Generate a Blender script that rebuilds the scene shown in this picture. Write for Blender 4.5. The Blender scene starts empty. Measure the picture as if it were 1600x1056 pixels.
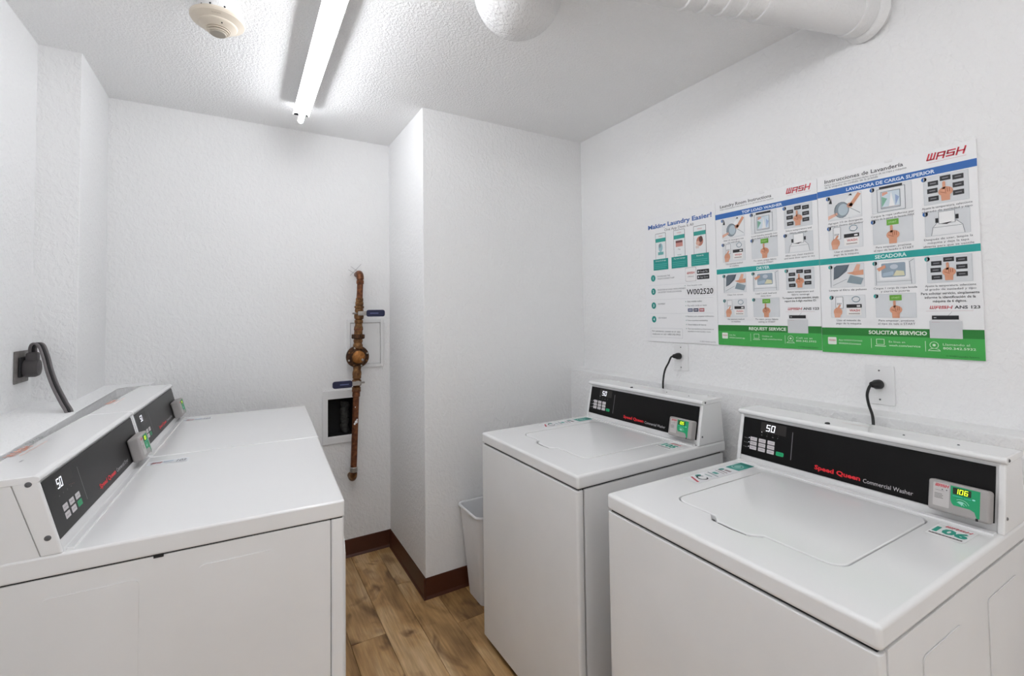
import bpy, bmesh, math, random
from mathutils import Vector, Matrix
random.seed(7)
SC = bpy.context.scene
COL = SC.collection
R = math.radians

# ------------------------------------------------------------------ camera
CAM_Z = 1.3867
FPX, YAW, PITCH, ROLL, PY = 720.3, 30.506, 1.806, -0.756, 468.15
cd = bpy.data.cameras.new('camera'); cam = bpy.data.objects.new('camera', cd); COL.objects.link(cam)
yw, pt, rl = R(YAW), R(PITCH), R(ROLL)
fw = Vector((math.sin(yw)*math.cos(pt), math.cos(yw)*math.cos(pt), math.sin(pt)))
rt = Vector((math.cos(yw), -math.sin(yw), 0)); up = rt.cross(fw)
r2 = rt*math.cos(rl) + up*math.sin(rl); u2 = -rt*math.sin(rl) + up*math.cos(rl)
m3 = Matrix((r2, u2, -fw)).transposed()
cam.matrix_world = Matrix.Translation((0, 0, CAM_Z)) @ m3.to_4x4()
cd.sensor_width = 36.0; cd.lens = FPX/1600*36; cd.shift_y = (PY-528)/1600
cd.clip_start = 0.02
SC.camera = cam

# ------------------------------------------------------------------ world, exposure
w = bpy.data.worlds.new('world'); SC.world = w; w.use_nodes = True
bg = w.node_tree.nodes.get('Background')
bg.inputs['Color'].default_value = (1.0, 1.0, 1.0, 1); bg.inputs['Strength'].default_value = 0.85   # even white fill light, let in by the opening added behind the viewer
SC.view_settings.view_transform = 'Standard'; SC.view_settings.look = 'None'
SC.view_settings.gamma = 1.0; SC.view_settings.use_curve_mapping = False
SC.view_settings.exposure = 0.08
TUBE_POWER = 34.0          # emission of the fluorescent tubes

# ------------------------------------------------------------------ room numbers (metres)
ZC = 2.438                 # ceiling
YB = 2.8194                # back wall
YC, XC = 2.2055, 0.788     # boxed column beside the right wall: front face, left face
XR = 1.8049                # right wall
XL = -0.6699               # left wall
YL, XL2 = 2.3963, -0.5427  # pilaster in the left corner: front face, right face
YR = -1.7                  # wall behind the camera

# ------------------------------------------------------------------ materials
def lin(c):
    c /= 255.0
    return c/12.92 if c <= .04045 else ((c+.055)/1.055)**2.4
def rgb(h):
    h = h.lstrip('#'); return (lin(int(h[0:2], 16)), lin(int(h[2:4], 16)), lin(int(h[4:6], 16)), 1)
_M = {}
def newmat(name):
    m = bpy.data.materials.new(name); m.use_nodes = True
    nt = m.node_tree; return m, nt, nt.nodes.get('Principled BSDF')
def mat(name, col, rough=.5, metal=0.0, coat=0.0, var=0.0, scale=8.0, bump=0.0, bscale=200.0, emit=None, estr=0.0, spec=.5):
    """plain procedural material with optional soft colour variation and fine relief"""
    if name in _M: return _M[name]
    m, nt, b = newmat(name); N = nt.nodes; L = nt.links
    c = rgb(col) if isinstance(col, str) else col
    b.inputs['Base Color'].default_value = c
    b.inputs['Roughness'].default_value = rough; b.inputs['Metallic'].default_value = metal
    b.inputs['Coat Weight'].default_value = coat; b.inputs['Coat Roughness'].default_value = .12
    b.inputs['Specular IOR Level'].default_value = spec
    if var > 0 or bump > 0:
        tc = N.new('ShaderNodeTexCoord')
    if var > 0:
        n = N.new('ShaderNodeTexNoise'); n.inputs['Scale'].default_value = scale; n.inputs['Detail'].default_value = 4
        L.new(tc.outputs['Object'], n.inputs['Vector'])
        rp = N.new('ShaderNodeValToRGB')
        rp.color_ramp.elements[0].position = .3; rp.color_ramp.elements[1].position = .7
        rp.color_ramp.elements[0].color = tuple(v*(1-var) for v in c[:3])+(1,)
        rp.color_ramp.elements[1].color = tuple(min(1, v*(1+var*.5)) for v in c[:3])+(1,)
        L.new(n.outputs['Fac'], rp.inputs['Fac']); L.new(rp.outputs['Color'], b.inputs['Base Color'])
    if bump > 0:
        n2 = N.new('ShaderNodeTexNoise'); n2.inputs['Scale'].default_value = bscale; n2.inputs['Detail'].default_value = 2
        L.new(tc.outputs['Object'], n2.inputs['Vector'])
        bp = N.new('ShaderNodeBump'); bp.inputs['Strength'].default_value = bump; bp.inputs['Distance'].default_value = .002
        L.new(n2.outputs['Fac'], bp.inputs['Height']); L.new(bp.outputs['Normal'], b.inputs['Normal'])
    if emit:
        b.inputs['Emission Color'].default_value = rgb(emit); b.inputs['Emission Strength'].default_value = estr
    _M[name] = m; return m
def plaster(name, col, scale, dist, stretch=(1, 1, 1), lo=.42, hi=.62):
    """painted wall with rolled / knock-down relief"""
    m, nt, b = newmat(name); N = nt.nodes; L = nt.links
    b.inputs['Base Color'].default_value = rgb(col); b.inputs['Roughness'].default_value = .62
    b.inputs['Specular IOR Level'].default_value = .3
    g = N.new('ShaderNodeNewGeometry'); mp = N.new('ShaderNodeMapping')
    mp.inputs['Scale'].default_value = stretch; L.new(g.outputs['Position'], mp.inputs['Vector'])
    n = N.new('ShaderNodeTexNoise'); n.inputs['Scale'].default_value = scale; n.inputs['Detail'].default_value = 3
    n.inputs['Distortion'].default_value = .6
    L.new(mp.outputs['Vector'], n.inputs['Vector'])
    rp = N.new('ShaderNodeValToRGB'); rp.color_ramp.elements[0].position = lo; rp.color_ramp.elements[1].position = hi
    L.new(n.outputs['Fac'], rp.inputs['Fac'])
    bp = N.new('ShaderNodeBump'); bp.inputs['Strength'].default_value = .55; bp.inputs['Distance'].default_value = dist
    L.new(rp.outputs['Color'], bp.inputs['Height']); L.new(bp.outputs['Normal'], b.inputs['Normal'])
    _M[name] = m; return m
def wood(name):
    m, nt, b = newmat(name); N = nt.nodes; L = nt.links
    tc = N.new('ShaderNodeTexCoord'); oi = N.new('ShaderNodeObjectInfo')
    ad = N.new('ShaderNodeVectorMath'); ad.operation = 'MULTIPLY_ADD'
    cb = N.new('ShaderNodeCombineXYZ')
    for i in range(3): L.new(oi.outputs['Random'], cb.inputs[i])
    ad.inputs[1].default_value = (1, 1, 1)
    sc = N.new('ShaderNodeVectorMath'); sc.operation = 'SCALE'; sc.inputs['Scale'].default_value = 37.0
    L.new(cb.outputs[0], sc.inputs[0])
    L.new(tc.outputs['Object'], ad.inputs[0]); L.new(sc.outputs[0], ad.inputs[2])
    def noise(s, stretch, det, dis=0):
        mp = N.new('ShaderNodeMapping'); mp.inputs['Scale'].default_value = stretch
        L.new(ad.outputs[0], mp.inputs['Vector'])
        n = N.new('ShaderNodeTexNoise'); n.inputs['Scale'].default_value = s; n.inputs['Detail'].default_value = det
        n.inputs['Distortion'].default_value = dis
        L.new(mp.outputs['Vector'], n.inputs['Vector']); return n
    broad = noise(3.0, (2.2, .8, 1), 3, .8); grain = noise(30.0, (4, .22, 1), 5, .3); knot = noise(5.0, (1.5, .9, 1), 2, 1.2)
    r1 = N.new('ShaderNodeValToRGB'); e = r1.color_ramp.elements
    e[0].position = .28; e[0].color = rgb('#7d5932'); e[1].position = .72; e[1].color = rgb('#e6c79b')
    x = e.new(.5); x.color = rgb('#c59d68')
    L.new(broad.outputs['Fac'], r1.inputs['Fac'])
    r2_ = N.new('ShaderNodeValToRGB'); r2_.color_ramp.elements[0].position = .3; r2_.color_ramp.elements[1].position = .7
    r2_.color_ramp.elements[0].color = (.55, .5, .45, 1); r2_.color_ramp.elements[1].color = (1, 1, 1, 1)
    L.new(grain.outputs['Fac'], r2_.inputs['Fac'])
    mx = N.new('ShaderNodeMix'); mx.data_type = 'RGBA'; mx.blend_type = 'MULTIPLY'; mx.inputs['Factor'].default_value = .75
    L.new(r1.outputs['Color'], mx.inputs['A']); L.new(r2_.outputs['Color'], mx.inputs['B'])
    r3 = N.new('ShaderNodeValToRGB'); r3.color_ramp.elements[0].position = .57; r3.color_ramp.elements[1].position = .74
    r3.color_ramp.elements[0].color = (1, 1, 1, 1); r3.color_ramp.elements[1].color = (.28, .19, .12, 1)
    L.new(knot.outputs['Fac'], r3.inputs['Fac'])
    mk = N.new('ShaderNodeMix'); mk.data_type = 'RGBA'; mk.blend_type = 'MULTIPLY'; mk.inputs['Factor'].default_value = 1
    L.new(mx.outputs['Result'], mk.inputs['A']); L.new(r3.outputs['Color'], mk.inputs['B'])
    vr = N.new('ShaderNodeMapRange'); vr.inputs['To Min'].default_value = .82; vr.inputs['To Max'].default_value = 1.12
    L.new(oi.outputs['Random'], vr.inputs['Value'])
    hv = N.new('ShaderNodeHueSaturation'); L.new(vr.outputs[0], hv.inputs['Value']); L.new(mk.outputs['Result'], hv.inputs['Color'])
    L.new(hv.outputs['Color'], b.inputs['Base Color'])
    b.inputs['Roughness'].default_value = .42
    bp = N.new('ShaderNodeBump'); bp.inputs['Strength'].default_value = .12; bp.inputs['Distance'].default_value = .001
    L.new(grain.outputs['Fac'], bp.inputs['Height']); L.new(bp.outputs['Normal'], b.inputs['Normal'])
    _M[name] = m; return m
def copper(name, a, c, d, rough=.42):
    m, nt, b = newmat(name); N = nt.nodes; L = nt.links
    g = N.new('ShaderNodeNewGeometry'); n = N.new('ShaderNodeTexNoise'); n.inputs['Scale'].default_value = 55; n.inputs['Detail'].default_value = 4
    L.new(g.outputs['Position'], n.inputs['Vector'])
    rp = N.new('ShaderNodeValToRGB'); e = rp.color_ramp.elements
    e[0].position = .3; e[0].color = rgb(a); e[1].position = .75; e[1].color = rgb(d); x = e.new(.52); x.color = rgb(c)
    L.new(n.outputs['Fac'], rp.inputs['Fac']); L.new(rp.outputs['Color'], b.inputs['Base Color'])
    b.inputs['Metallic'].default_value = .55; b.inputs['Roughness'].default_value = rough
    _M[name] = m; return m

WALL = plaster('wall_plaster', '#f5f5f5', 62, .0022, (1, 1, .75))
CEIL = plaster('ceiling_plaster', '#f8f8f8', 105, .003, lo=.38, hi=.64)
WOOD = wood('vinyl_wood')
BASEB = mat('brown_vinyl_base', '#4b2414', .38, var=.12, scale=5)
SUBF = mat('floor_joint', '#2a2019', .8, var=.1)
ENAM = mat('white_enamel', '#f2f2f2', .24, coat=.5, var=.02, scale=3)
ENAM2 = mat('white_painted_steel', '#f0f0f0', .38, coat=.15, var=.03, scale=4)
PLAST = mat('white_plastic', '#eeeeee', .4, var=.02, scale=6)
BINP = mat('bin_plastic', '#ebebec', .45, var=.04, scale=9)
BLACK = mat('black_panel_glass', '#080708', .32, var=.05, scale=5, spec=.22)
DARK = mat('dark_gap', '#17171a', .7, var=.1)
GREYP = mat('reader_grey', '#a9a5a3', .45, var=.05, scale=20)
CORD = mat('black_rubber', '#0d0d0f', .5, var=.1, scale=30)
CORDG = mat('cord_highlight_grey', '#6f6a6b', .55, var=.15, scale=30)
PLUGG = mat('dark_grey_plug', '#4a4647', .55, var=.15, scale=25)
PLATE = mat('scuffed_metal_plate', '#7d7876', .55, .2, var=.25, scale=40)
SCREW = mat('screw_steel', '#6f7073', .4, .6, var=.1, scale=50)
CHROME = mat('dull_chrome', '#a9a5a0', .3, .85, var=.2, scale=60)
BEIGE = mat('beige_plastic', '#ddd2c2', .45, var=.04, scale=14)
BLUEH = mat('blue_vinyl_grip', '#141a40', .45, var=.15, scale=40)
COPPER = copper('aged_copper', '#4e2c1a', '#724429', '#915c3a')
BRASS = copper('aged_brass', '#4a3018', '#7a5430', '#a27a4c', .45)
BRONZE = copper('dark_bronze', '#2e1d12', '#4d3019', '#6b4526', .5)
TUBE = mat('fluorescent_tube', '#ffffff', .4, emit='#f9fbff', estr=TUBE_POWER)
PAINT = plaster('pipe_paint', '#eeeeee', 90, .0012)
DOMEM = plaster('dome_paint', '#f2f2f2', 95, .0035)
def ink(h, rough=.45): return mat('ink_'+h.strip('#'), h, rough, var=.02, scale=30)
def glow(h, s): return mat('led_'+h.strip('#'), '#101010', .4, emit=h, estr=s, var=.01)

# ------------------------------------------------------------------ objects
def tag(o, label=None, cat=None, group=None, kind=None):
    if label: o['label'] = label
    if cat: o['category'] = cat
    if group: o['group'] = group
    if kind: o['kind'] = kind
    return o
def empty(name, loc, rz=0.0):
    o = bpy.data.objects.new(name, None); COL.objects.link(o); o.location = loc; o.rotation_euler = (0, 0, rz)
    o.empty_display_size = .1; return o
def link(name, me, m=None, parent=None, smooth=None):
    if m is not None:
        me.materials.clear(); me.materials.append(m)
    o = bpy.data.objects.new(name, me); COL.objects.link(o)
    if parent: o.parent = parent
    if smooth is not None: shade(me, smooth)
    if smooth and smooth < 60:
        wn_ = o.modifiers.new('weighted_normal', 'WEIGHTED_NORMAL'); wn_.keep_sharp = True; wn_.weight = 80
    return o
def shade(me, ang):
    if ang == 0: return
    me.shade_smooth() if ang >= 180 else me.shade_smooth()
    if ang < 180:
        try: me.set_sharp_from_angle(angle=R(ang))
        except Exception: pass
def fin(bm, name, m, parent=None, smooth=35):
    bmesh.ops.recalc_face_normals(bm, faces=bm.faces[:])
    me = bpy.data.meshes.new(name); bm.to_mesh(me); bm.free()
    return link(name, me, m, parent, smooth)
def box(bm, x0, x1, y0, y1, z0, z1, bev=0.0, seg=2):
    t = bmesh.new()
    vs = [t.verts.new((x, y, z)) for x in (x0, x1) for y in (y0, y1) for z in (z0, z1)]
    for f in ((0, 1, 3, 2), (4, 6, 7, 5), (0, 4, 5, 1), (2, 3, 7, 6), (0, 2, 6, 4), (1, 5, 7, 3)):
        t.faces.new([vs[i] for i in f])
    if bev > 0:
        bmesh.ops.bevel(t, geom=t.edges[:], offset=bev, segments=seg, profile=.5, affect='EDGES')
    merge(bm, t)
def merge(bm, t, M=None):
    if M is not None: bmesh.ops.transform(t, matrix=M, verts=t.verts[:])
    me = bpy.data.meshes.new('tmp'); t.to_mesh(me); t.free(); bm.from_mesh(me); bpy.data.meshes.remove(me)
def bx(name, m, parent, x0, x1, y0, y1, z0, z1, bev=0.0, seg=2, smooth=35):
    bm = bmesh.new(); box(bm, x0, x1, y0, y1, z0, z1, bev, seg); return fin(bm, name, m, parent, smooth)
def prism(bm, pts, axis, a0, a1, bev=0.0, seg=2):
    """2D polygon swept along an axis; pts are the two other axes in order"""
    t = bmesh.new()
    def P(p, a):
        return {'x': (a, p[0], p[1]), 'y': (p[0], a, p[1]), 'z': (p[0], p[1], a)}[axis]
    A = [t.verts.new(P(p, a0)) for p in pts]; B = [t.verts.new(P(p, a1)) for p in pts]
    n = len(pts); t.faces.new(A); t.faces.new(B[::-1])
    for i in range(n): t.faces.new((A[i], B[i], B[(i+1) % n], A[(i+1) % n]))
    if bev > 0: bmesh.ops.bevel(t, geom=t.edges[:], offset=bev, segments=seg, profile=.5, affect='EDGES')
    merge(bm, t)
def rrect(x0, x1, y0, y1, r, n=5):
    out = []
    for cx, cy, a in ((x1-r, y1-r, 0), (x0+r, y1-r, 90), (x0+r, y0+r, 180), (x1-r, y0+r, 270)):
        for i in range(n+1):
            t = R(a+90*i/n); out.append((cx+r*math.cos(t), cy+r*math.sin(t)))
    return out
def lathe(bm, prof, n=24, M=None):
    """prof: (radius, z) from one end to the other about local z"""
    t = bmesh.new(); rings = []
    for r, z in prof:
        if r < 1e-6: rings.append([t.verts.new((0, 0, z))])
        else: rings.append([t.verts.new((r*math.cos(2*math.pi*i/n), r*math.sin(2*math.pi*i/n), z)) for i in range(n)])
    for a, b in zip(rings, rings[1:]):
        for i in range(n):
            j = (i+1) % n
            if len(a) == 1 and len(b) == 1: continue
            if len(a) == 1: t.faces.new((a[0], b[i], b[j]))
            elif len(b) == 1: t.faces.new((a[i], a[j], b[0]))
            else: t.faces.new((a[i], a[j], b[j], b[i]))
    for rg in (rings[0], rings[-1]):
        if len(rg) > 1: t.faces.new(rg)
    merge(bm, t, M)
def axis_mat(p, d):
    d = Vector(d).normalized(); return Matrix.Translation(p) @ d.to_track_quat('Z', 'Y').to_matrix().to_4x4()
def smooth_path(pts, k=6):
    P = [Vector(p) for p in pts]; P = [P[0]*2-P[1]]+P+[P[-1]*2-P[-2]]; out = []
    for i in range(1, len(P)-2):
        for j in range(k):
            t = j/k; a, b, c, d = P[i-1:i+3]
            out.append(.5*((2*b)+(c-a)*t+(2*a-5*b+4*c-d)*t*t+(3*b-a-3*c+d)*t**3))
    out.append(P[-2]); return out
def tube(bm, pts, r, n=10, sy=1.0, ref=(0, 0, 1)):
    """tube along a path; sy squashes the section across ref (flat cord)"""
    pts = [Vector(p) for p in pts]; t = bmesh.new(); rings = []
    rs = r if isinstance(r, (list, tuple)) else [r]*len(pts)
    u = None
    for i, p in enumerate(pts):
        d = (pts[min(i+1, len(pts)-1)]-pts[max(i-1, 0)]).normalized()
        if u is None:
            u = Vector(ref).cross(d)
            if u.length < 1e-4: u = Vector((1, 0, 0)).cross(d)
        u = (u - d*u.dot(d)).normalized(); v = d.cross(u)
        rings.append([t.verts.new(p+u*rs[i]*math.cos(2*math.pi*k/n)+v*rs[i]*sy*math.sin(2*math.pi*k/n)) for k in range(n)])
    for a, b in zip(rings, rings[1:]):
        for k in range(n): t.faces.new((a[k], a[(k+1) % n], b[(k+1) % n], b[k]))
    t.faces.new(rings[0]); t.faces.new(rings[-1][::-1]); merge(bm, t)
def boolean(o, cutters):
    """cut the cutter meshes out of o and bake the result"""
    for c in cutters:
        md = o.modifiers.new('cut', 'BOOLEAN'); md.operation = 'DIFFERENCE'; md.object = c; md.solver = 'EXACT'
    dg = bpy.context.evaluated_depsgraph_get(); dg.update()
    me = bpy.data.meshes.new_from_object(o.evaluated_get(dg)); o.modifiers.clear()
    old = o.data; o.data = me; bpy.data.meshes.remove(old)
    for c in cutters:
        d = c.data; bpy.data.objects.remove(c); bpy.data.meshes.remove(d)
    shade(me, 35)
    wn_ = o.modifiers.new('weighted_normal', 'WEIGHTED_NORMAL'); wn_.keep_sharp = True; wn_.weight = 80

# ------------------------------------------------------------------ flat print
_T = {}
def text_mesh(s, bold=0.0, shear=0.0):
    k = (s, bold, shear)
    if k in _T: return _T[k]
    c = bpy.data.curves.new('txt', 'FONT'); c.body = s; c.size = 1; c.offset = bold; c.shear = shear; c.resolution_u = 2
    c.fill_mode = 'FRONT'
    o = bpy.data.objects.new('txt', c); COL.objects.link(o)
    dg = bpy.context.evaluated_depsgraph_get(); dg.update()
    me = bpy.data.meshes.new_from_object(o.evaluated_get(dg))
    vs = [(v.co.x, v.co.y) for v in me.vertices]; fs = [tuple(p.vertices) for p in me.polygons]
    bpy.data.objects.remove(o); bpy.data.curves.remove(c); bpy.data.meshes.remove(me)
    x0 = min(v[0] for v in vs); x1 = max(v[0] for v in vs)
    _T[k] = (vs, fs, x0, x1); return _T[k]
class Print:
    def __init__(s, layer=1): s.v = []; s.f = []; s.m = []; s.mats = []; s.l0 = layer
    def _mi(s, m):
        if isinstance(m, str): m = ink(m)
        if m not in s.mats: s.mats.append(m)
        return s.mats.index(m)
    def poly(s, pts, m, l=0):
        k = len(s.v); s.v += [(x, y, l) for x, y in pts]; s.f.append(tuple(range(k, k+len(pts)))); s.m.append(s._mi(m)); return s
    def rect(s, x0, y0, x1, y1, m, l=0, r=0.0):
        x0, x1 = sorted((x0, x1)); y0, y1 = sorted((y0, y1))
        return s.poly(rrect(x0, x1, y0, y1, min(r, (x1-x0)/2.01, (y1-y0)/2.01), 3) if r > 0 else [(x0, y0), (x1, y0), (x1, y1), (x0, y1)], m, l)
    def ell(s, cx, cy, rx, ry, m, l=0, n=18, a0=0, a1=360):
        p = [(cx+rx*math.cos(R(a0+(a1-a0)*i/n)), cy+ry*math.sin(R(a0+(a1-a0)*i/n))) for i in range(n+(a1-a0 < 360))]
        return s.poly(p, m, l)
    def line(s, pts, wd, m, l=0, close=False):
        P = list(pts)+([pts[0]] if close else [])
        for (x0, y0), (x1, y1) in zip(P, P[1:]):
            d = math.hypot(x1-x0, y1-y0) or 1; nx, ny = -(y1-y0)/d*wd/2, (x1-x0)/d*wd/2; ex, ey = (x1-x0)/d*wd/2, (y1-y0)/d*wd/2
            s.poly([(x0+nx-ex, y0+ny-ey), (x0-nx-ex, y0-ny-ey), (x1-nx+ex, y1-ny+ey), (x1+nx+ex, y1+ny+ey)], m, l)
        return s
    def frame(s, x0, y0, x1, y1, wd, m, l=0): return s.line([(x0, y0), (x1, y0), (x1, y1), (x0, y1)], wd, m, l, True)
    def arc(s, cx, cy, rx, ry, a0, a1, wd, m, l=0, n=12):
        return s.line([(cx+rx*math.cos(R(a0+(a1-a0)*i/n)), cy+ry*math.sin(R(a0+(a1-a0)*i/n))) for i in range(n+1)], wd, m, l)
    def text(s, t, x, y, m, h=None, wd=None, al='l', bold=0.0, shear=0.0, l=1):
        """baseline at y, h is the capital height"""
        vs, fs, x0, x1 = text_mesh(t, bold, shear); sy = (h/.70) if h else wd/(x1-x0); sx = wd/(x1-x0) if wd else sy
        ww = (x1-x0)*sx; ox = x-{'l': 0, 'c': ww/2, 'r': ww}[al]
        k = len(s.v); s.v += [(ox+(a-x0)*sx, y+b*sy, l) for a, b in vs]
        mi = s._mi(m)
        for f in fs: s.f.append(tuple(i+k for i in f)); s.m.append(mi)
        return s
    def seg7(s, t, x, y, h, m, l=1, shear=.12):
        wd = h*.52; th = h*.13
        S = {'0': 'abcdef', '1': 'bc', '2': 'abged', '5': 'afgcd', '6': 'afgedc', '4': 'fgbc', '8': 'abcdefg', '3': 'abgcd', '9': 'abcdfg', '7': 'abc'}
        for ch in t:
            G = {'a': ((0, h), (wd, h)), 'b': ((wd, h/2), (wd, h)), 'c': ((wd, 0), (wd, h/2)), 'd': ((0, 0), (wd, 0)), 'e': ((0, 0), (0, h/2)), 'f': ((0, h/2), (0, h)), 'g': ((0, h/2), (wd, h/2))}
            for q in S[ch]:
                s.line([(x+a+b*shear, y+b) for a, b in G[q]], th, m, l)
            x += wd*1.65
        return s
    def wash(s, x, y, h, m, l=1, shear=.28, wd=None):
        """the operator's word mark: four square italic capitals"""
        lw = wd/4.55 if wd else h*.95; th = h*.2; g = lw*.18
        L_ = {'W': [[(0, 1), (.0, .1), (1, .1), (1, 1)], [(.5, .1), (.5, 1)]],
              'A': [[(0, 0), (0, .9), (1, .9), (1, 0)], [(0, .42), (1, .42)]],
              'S': [[(1, .9), (0, .9), (0, .5), (1, .5), (1, .1), (0, .1)]],
              'H': [[(0, 0), (0, 1)], [(1, 0), (1, 1)], [(0, .5), (1, .5)]]}
        for ch in 'WASH':
            for st in L_[ch]:
                s.line([(x+th/2+a*(lw-th)+b*h*shear, y+b*h) for a, b in st], th, m, l)
            x += lw+g
        return s
    def make(s, name, parent, O, U, V, N, eps=.00035, label=None):
        O, U, V, N = Vector(O), Vector(U).normalized(), Vector(V).normalized(), Vector(N).normalized()
        me = bpy.data.meshes.new(name)
        flip = U.cross(V).dot(N) < 0
        me.from_pydata([O+U*a+V*b+N*eps*(s.l0+l) for a, b, l in s.v], [], [f[::-1] if flip else f for f in s.f])
        for m in s.mats: me.materials.append(m)
        me.polygons.foreach_set('material_index', s.m)
        o = bpy.data.objects.new(name, me); COL.objects.link(o); o.parent = parent
        if label: o['label'] = label
        return o

# ================================================================== SETTING
def struct(o): o['kind'] = 'structure'; return o
T = .1
# floor slab with vinyl planks
fl = struct(bx('floor', SUBF, None, XL-T, XR+T, YR-T, YB+T, -.12, -.009))
PW, PL = .147, 1.21
xs = .555-PW*9
k = 0; plank_me = {}
while xs < XR:
    x0, x1 = max(xs, XL-.02), min(xs+PW, XR+.02)
    if x1-x0 > .01:
        off = (k*0.437) % PL
        y = YR-off
        while y < YB:
            y0, y1 = max(y, YR-.02), min(y+PL, YB+.02)
            if y1-y0 > .03:
                key = (round(x1-x0, 3), round(y1-y0, 3))
                if key not in plank_me:
                    bm = bmesh.new(); hx, hy = (x1-x0)/2-.0006, (y1-y0)/2-.0006
                    c = .0012
                    a = [bm.verts.new(v) for v in ((-hx, -hy, -.0085), (hx, -hy, -.0085), (hx, hy, -.0085), (-hx, hy, -.0085))]
                    b = [bm.verts.new(v) for v in ((-hx, -hy, -c), (hx, -hy, -c), (hx, hy, -c), (-hx, hy, -c))]
                    d = [bm.verts.new(v) for v in ((-hx+c, -hy+c, 0), (hx-c, -hy+c, 0), (hx-c, hy-c, 0), (-hx+c, hy-c, 0))]
                    for A, B in ((a, b), (b, d)):
                        for i in range(4): bm.faces.new((A[i], A[(i+1) % 4], B[(i+1) % 4], B[i]))
                    bm.faces.new(d); bm.faces.new(a[::-1])
                    me = bpy.data.meshes.new('plank'); bm.to_mesh(me); bm.free(); me.materials.append(WOOD); plank_me[key] = me
                o = bpy.data.objects.new('plank', plank_me[key]); COL.objects.link(o)
                o.location = ((x0+x1)/2, (y0+y1)/2, 0); o.parent = fl
            y += PL
    xs += PW; k += 1
struct(bx('ceiling', CEIL, None, XL-T, XR+T, YR-T, YB+T, ZC, ZC+.1))
# back wall with the opening of the recessed box
HX0, HX1, HZ0, HZ1 = .428, .575, .698, .917
bm = bmesh.new()
for x0, x1, z0, z1 in ((XL-T, HX0, -.1, ZC), (HX1, XR+T, -.1, ZC), (HX0, HX1, -.1, HZ0), (HX0, HX1, HZ1, ZC)):
    box(bm, x0, x1, YB, YB+T, z0, z1)
struct(fin(bm, 'wall_back', WALL, None, 0))
struct(bx('wall_right', WALL, None, XR, XR+T, YR-T, YB+T, -.1, ZC))
struct(bx('wall_left', WALL, None, XL-T, XL, YR-T, YB+T, -.1, ZC))
# unseen rear wall, opening added to let in fill light: stubs and header
bm = bmesh.new()
for x0, x1, z0, z1 in ((XL-T, -.5, -.1, ZC), (1.62, XR+T, -.1, ZC), (-.5, 1.62, 2.15, ZC)): box(bm, x0, x1, YR-T, YR, z0, z1)
struct(fin(bm, 'wall_rear', WALL, None, 0))
struct(bx('wall_column_right', WALL, None, XC, XR+.01, YC, YB+.01, -.05, ZC+.01, .004, 2))
struct(bx('wall_column_left', WALL, None, XL-.01, XL2, YL, YB+.01, -.05, ZC+.01, .004, 2))
# half-height ledges that carry the services behind the machines
LZR, LXR = 1.057, 1.701
struct(bx('wall_ledge_right', WALL, None, LXR, XR+.01, YR-.01, YC+.01, -.05, LZR, .006, 2))
LZL, LXL = 1.08, -.472
bm = bmesh.new()
prism(bm, [(XL-.01, YR-.01), (LXL+.004, YR-.01), (LXL+.004, 2.065), (LXL, 2.072), (LXL, 2.655), (LXL+.03, 2.70), (-.36, 2.71), (-.36, YB+.01), (XL-.01, YB+.01)], 'z', -.05, LZL, .004, 2)
struct(fin(bm, 'wall_ledge_left', WALL, None))
# brown vinyl base round the column and along the back wall
def baseboard(name, pts, n):
    """coved base along one straight run; pts start/end on the wall line, n points into the room"""
    (xa, ya), (xb, yb) = pts; bm = bmesh.new(); nx, ny = n
    prof = [(0, 0), (.012, 0), (.011, .006), (.006, .014), (.004, .095), (.002, .1), (0, .1)]
    A = [bm.verts.new((xa+nx*d, ya+ny*d, z)) for d, z in prof]; B = [bm.verts.new((xb+nx*d, yb+ny*d, z)) for d, z in prof]
    for i in range(len(prof)): j = (i+1) % len(prof); bm.faces.new((A[i], A[j], B[j], B[i]))
    bm.faces.new(A); bm.faces.new(B)
    return struct(fin(bm, name, BASEB, None, 30))
baseboard('baseboard_back', ((-.2, YB), (XC, YB)), (0, -1))
baseboard('baseboard_column_side', ((XC, YB), (XC, YC-.011)), (-1, 0))
baseboard('baseboard_column_front', ((XC-.011, YC), (LXR, YC)), (0, -1))

# ================================================================== LIGHTS: bare-tube battens
def batten(xc, y0, y1, label, group):
    t = empty('strip_light', (xc, (y0+y1)/2, ZC))
    tag(t, label, 'light', group); h = (y1-y0)/2
    bm = bmesh.new()
    prism(bm, [(-.024, 0), (-.024, -.02), (-.0325, -.055), (-.0365, -.058), (-.0365, -.0535), (-.0345, -.052), (-.031, -.052),
               (-.0295, -.0485), (.0295, -.0485), (.031, -.052), (.0345, -.052), (.0365, -.0535), (.0365, -.058), (.0325, -.055), (.024, -.02), (.024, 0)][::-1], 'y', -h, h)
    fin(bm, 'housing', PLAST, t, 30)
    bm = bmesh.new(); lathe(bm, [(.0, -h+.012), (.011, -h+.012), (.0127, -h+.016), (.0127, h+.012), (.011, h+.018), (0, h+.02)], 16, axis_mat((0, 0, -.078), (0, 1, 0)))
    fin(bm, 'fluorescent_tube', TUBE, t, 60)
    for s in (-1, 1):
        bx('lamp_holder', PLAST, t, -.012, .012, s*(h-.02)-.008, s*(h-.02)+.008, -.066, -.0486, .002)
    return t
batten(.2525, 1.24, 2.46, 'white fluorescent strip light with a glowing bare tube on the ceiling', 'fluorescent battens')
batten(.2525, -.04, 1.18, 'second fluorescent strip light in the row, above the viewer', 'fluorescent battens')
batten(.2525, -1.32, -.10, 'third fluorescent strip light, added unseen behind the viewer to brighten the room', 'fluorescent battens')  # unseen batten added to the row for extra light

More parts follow.
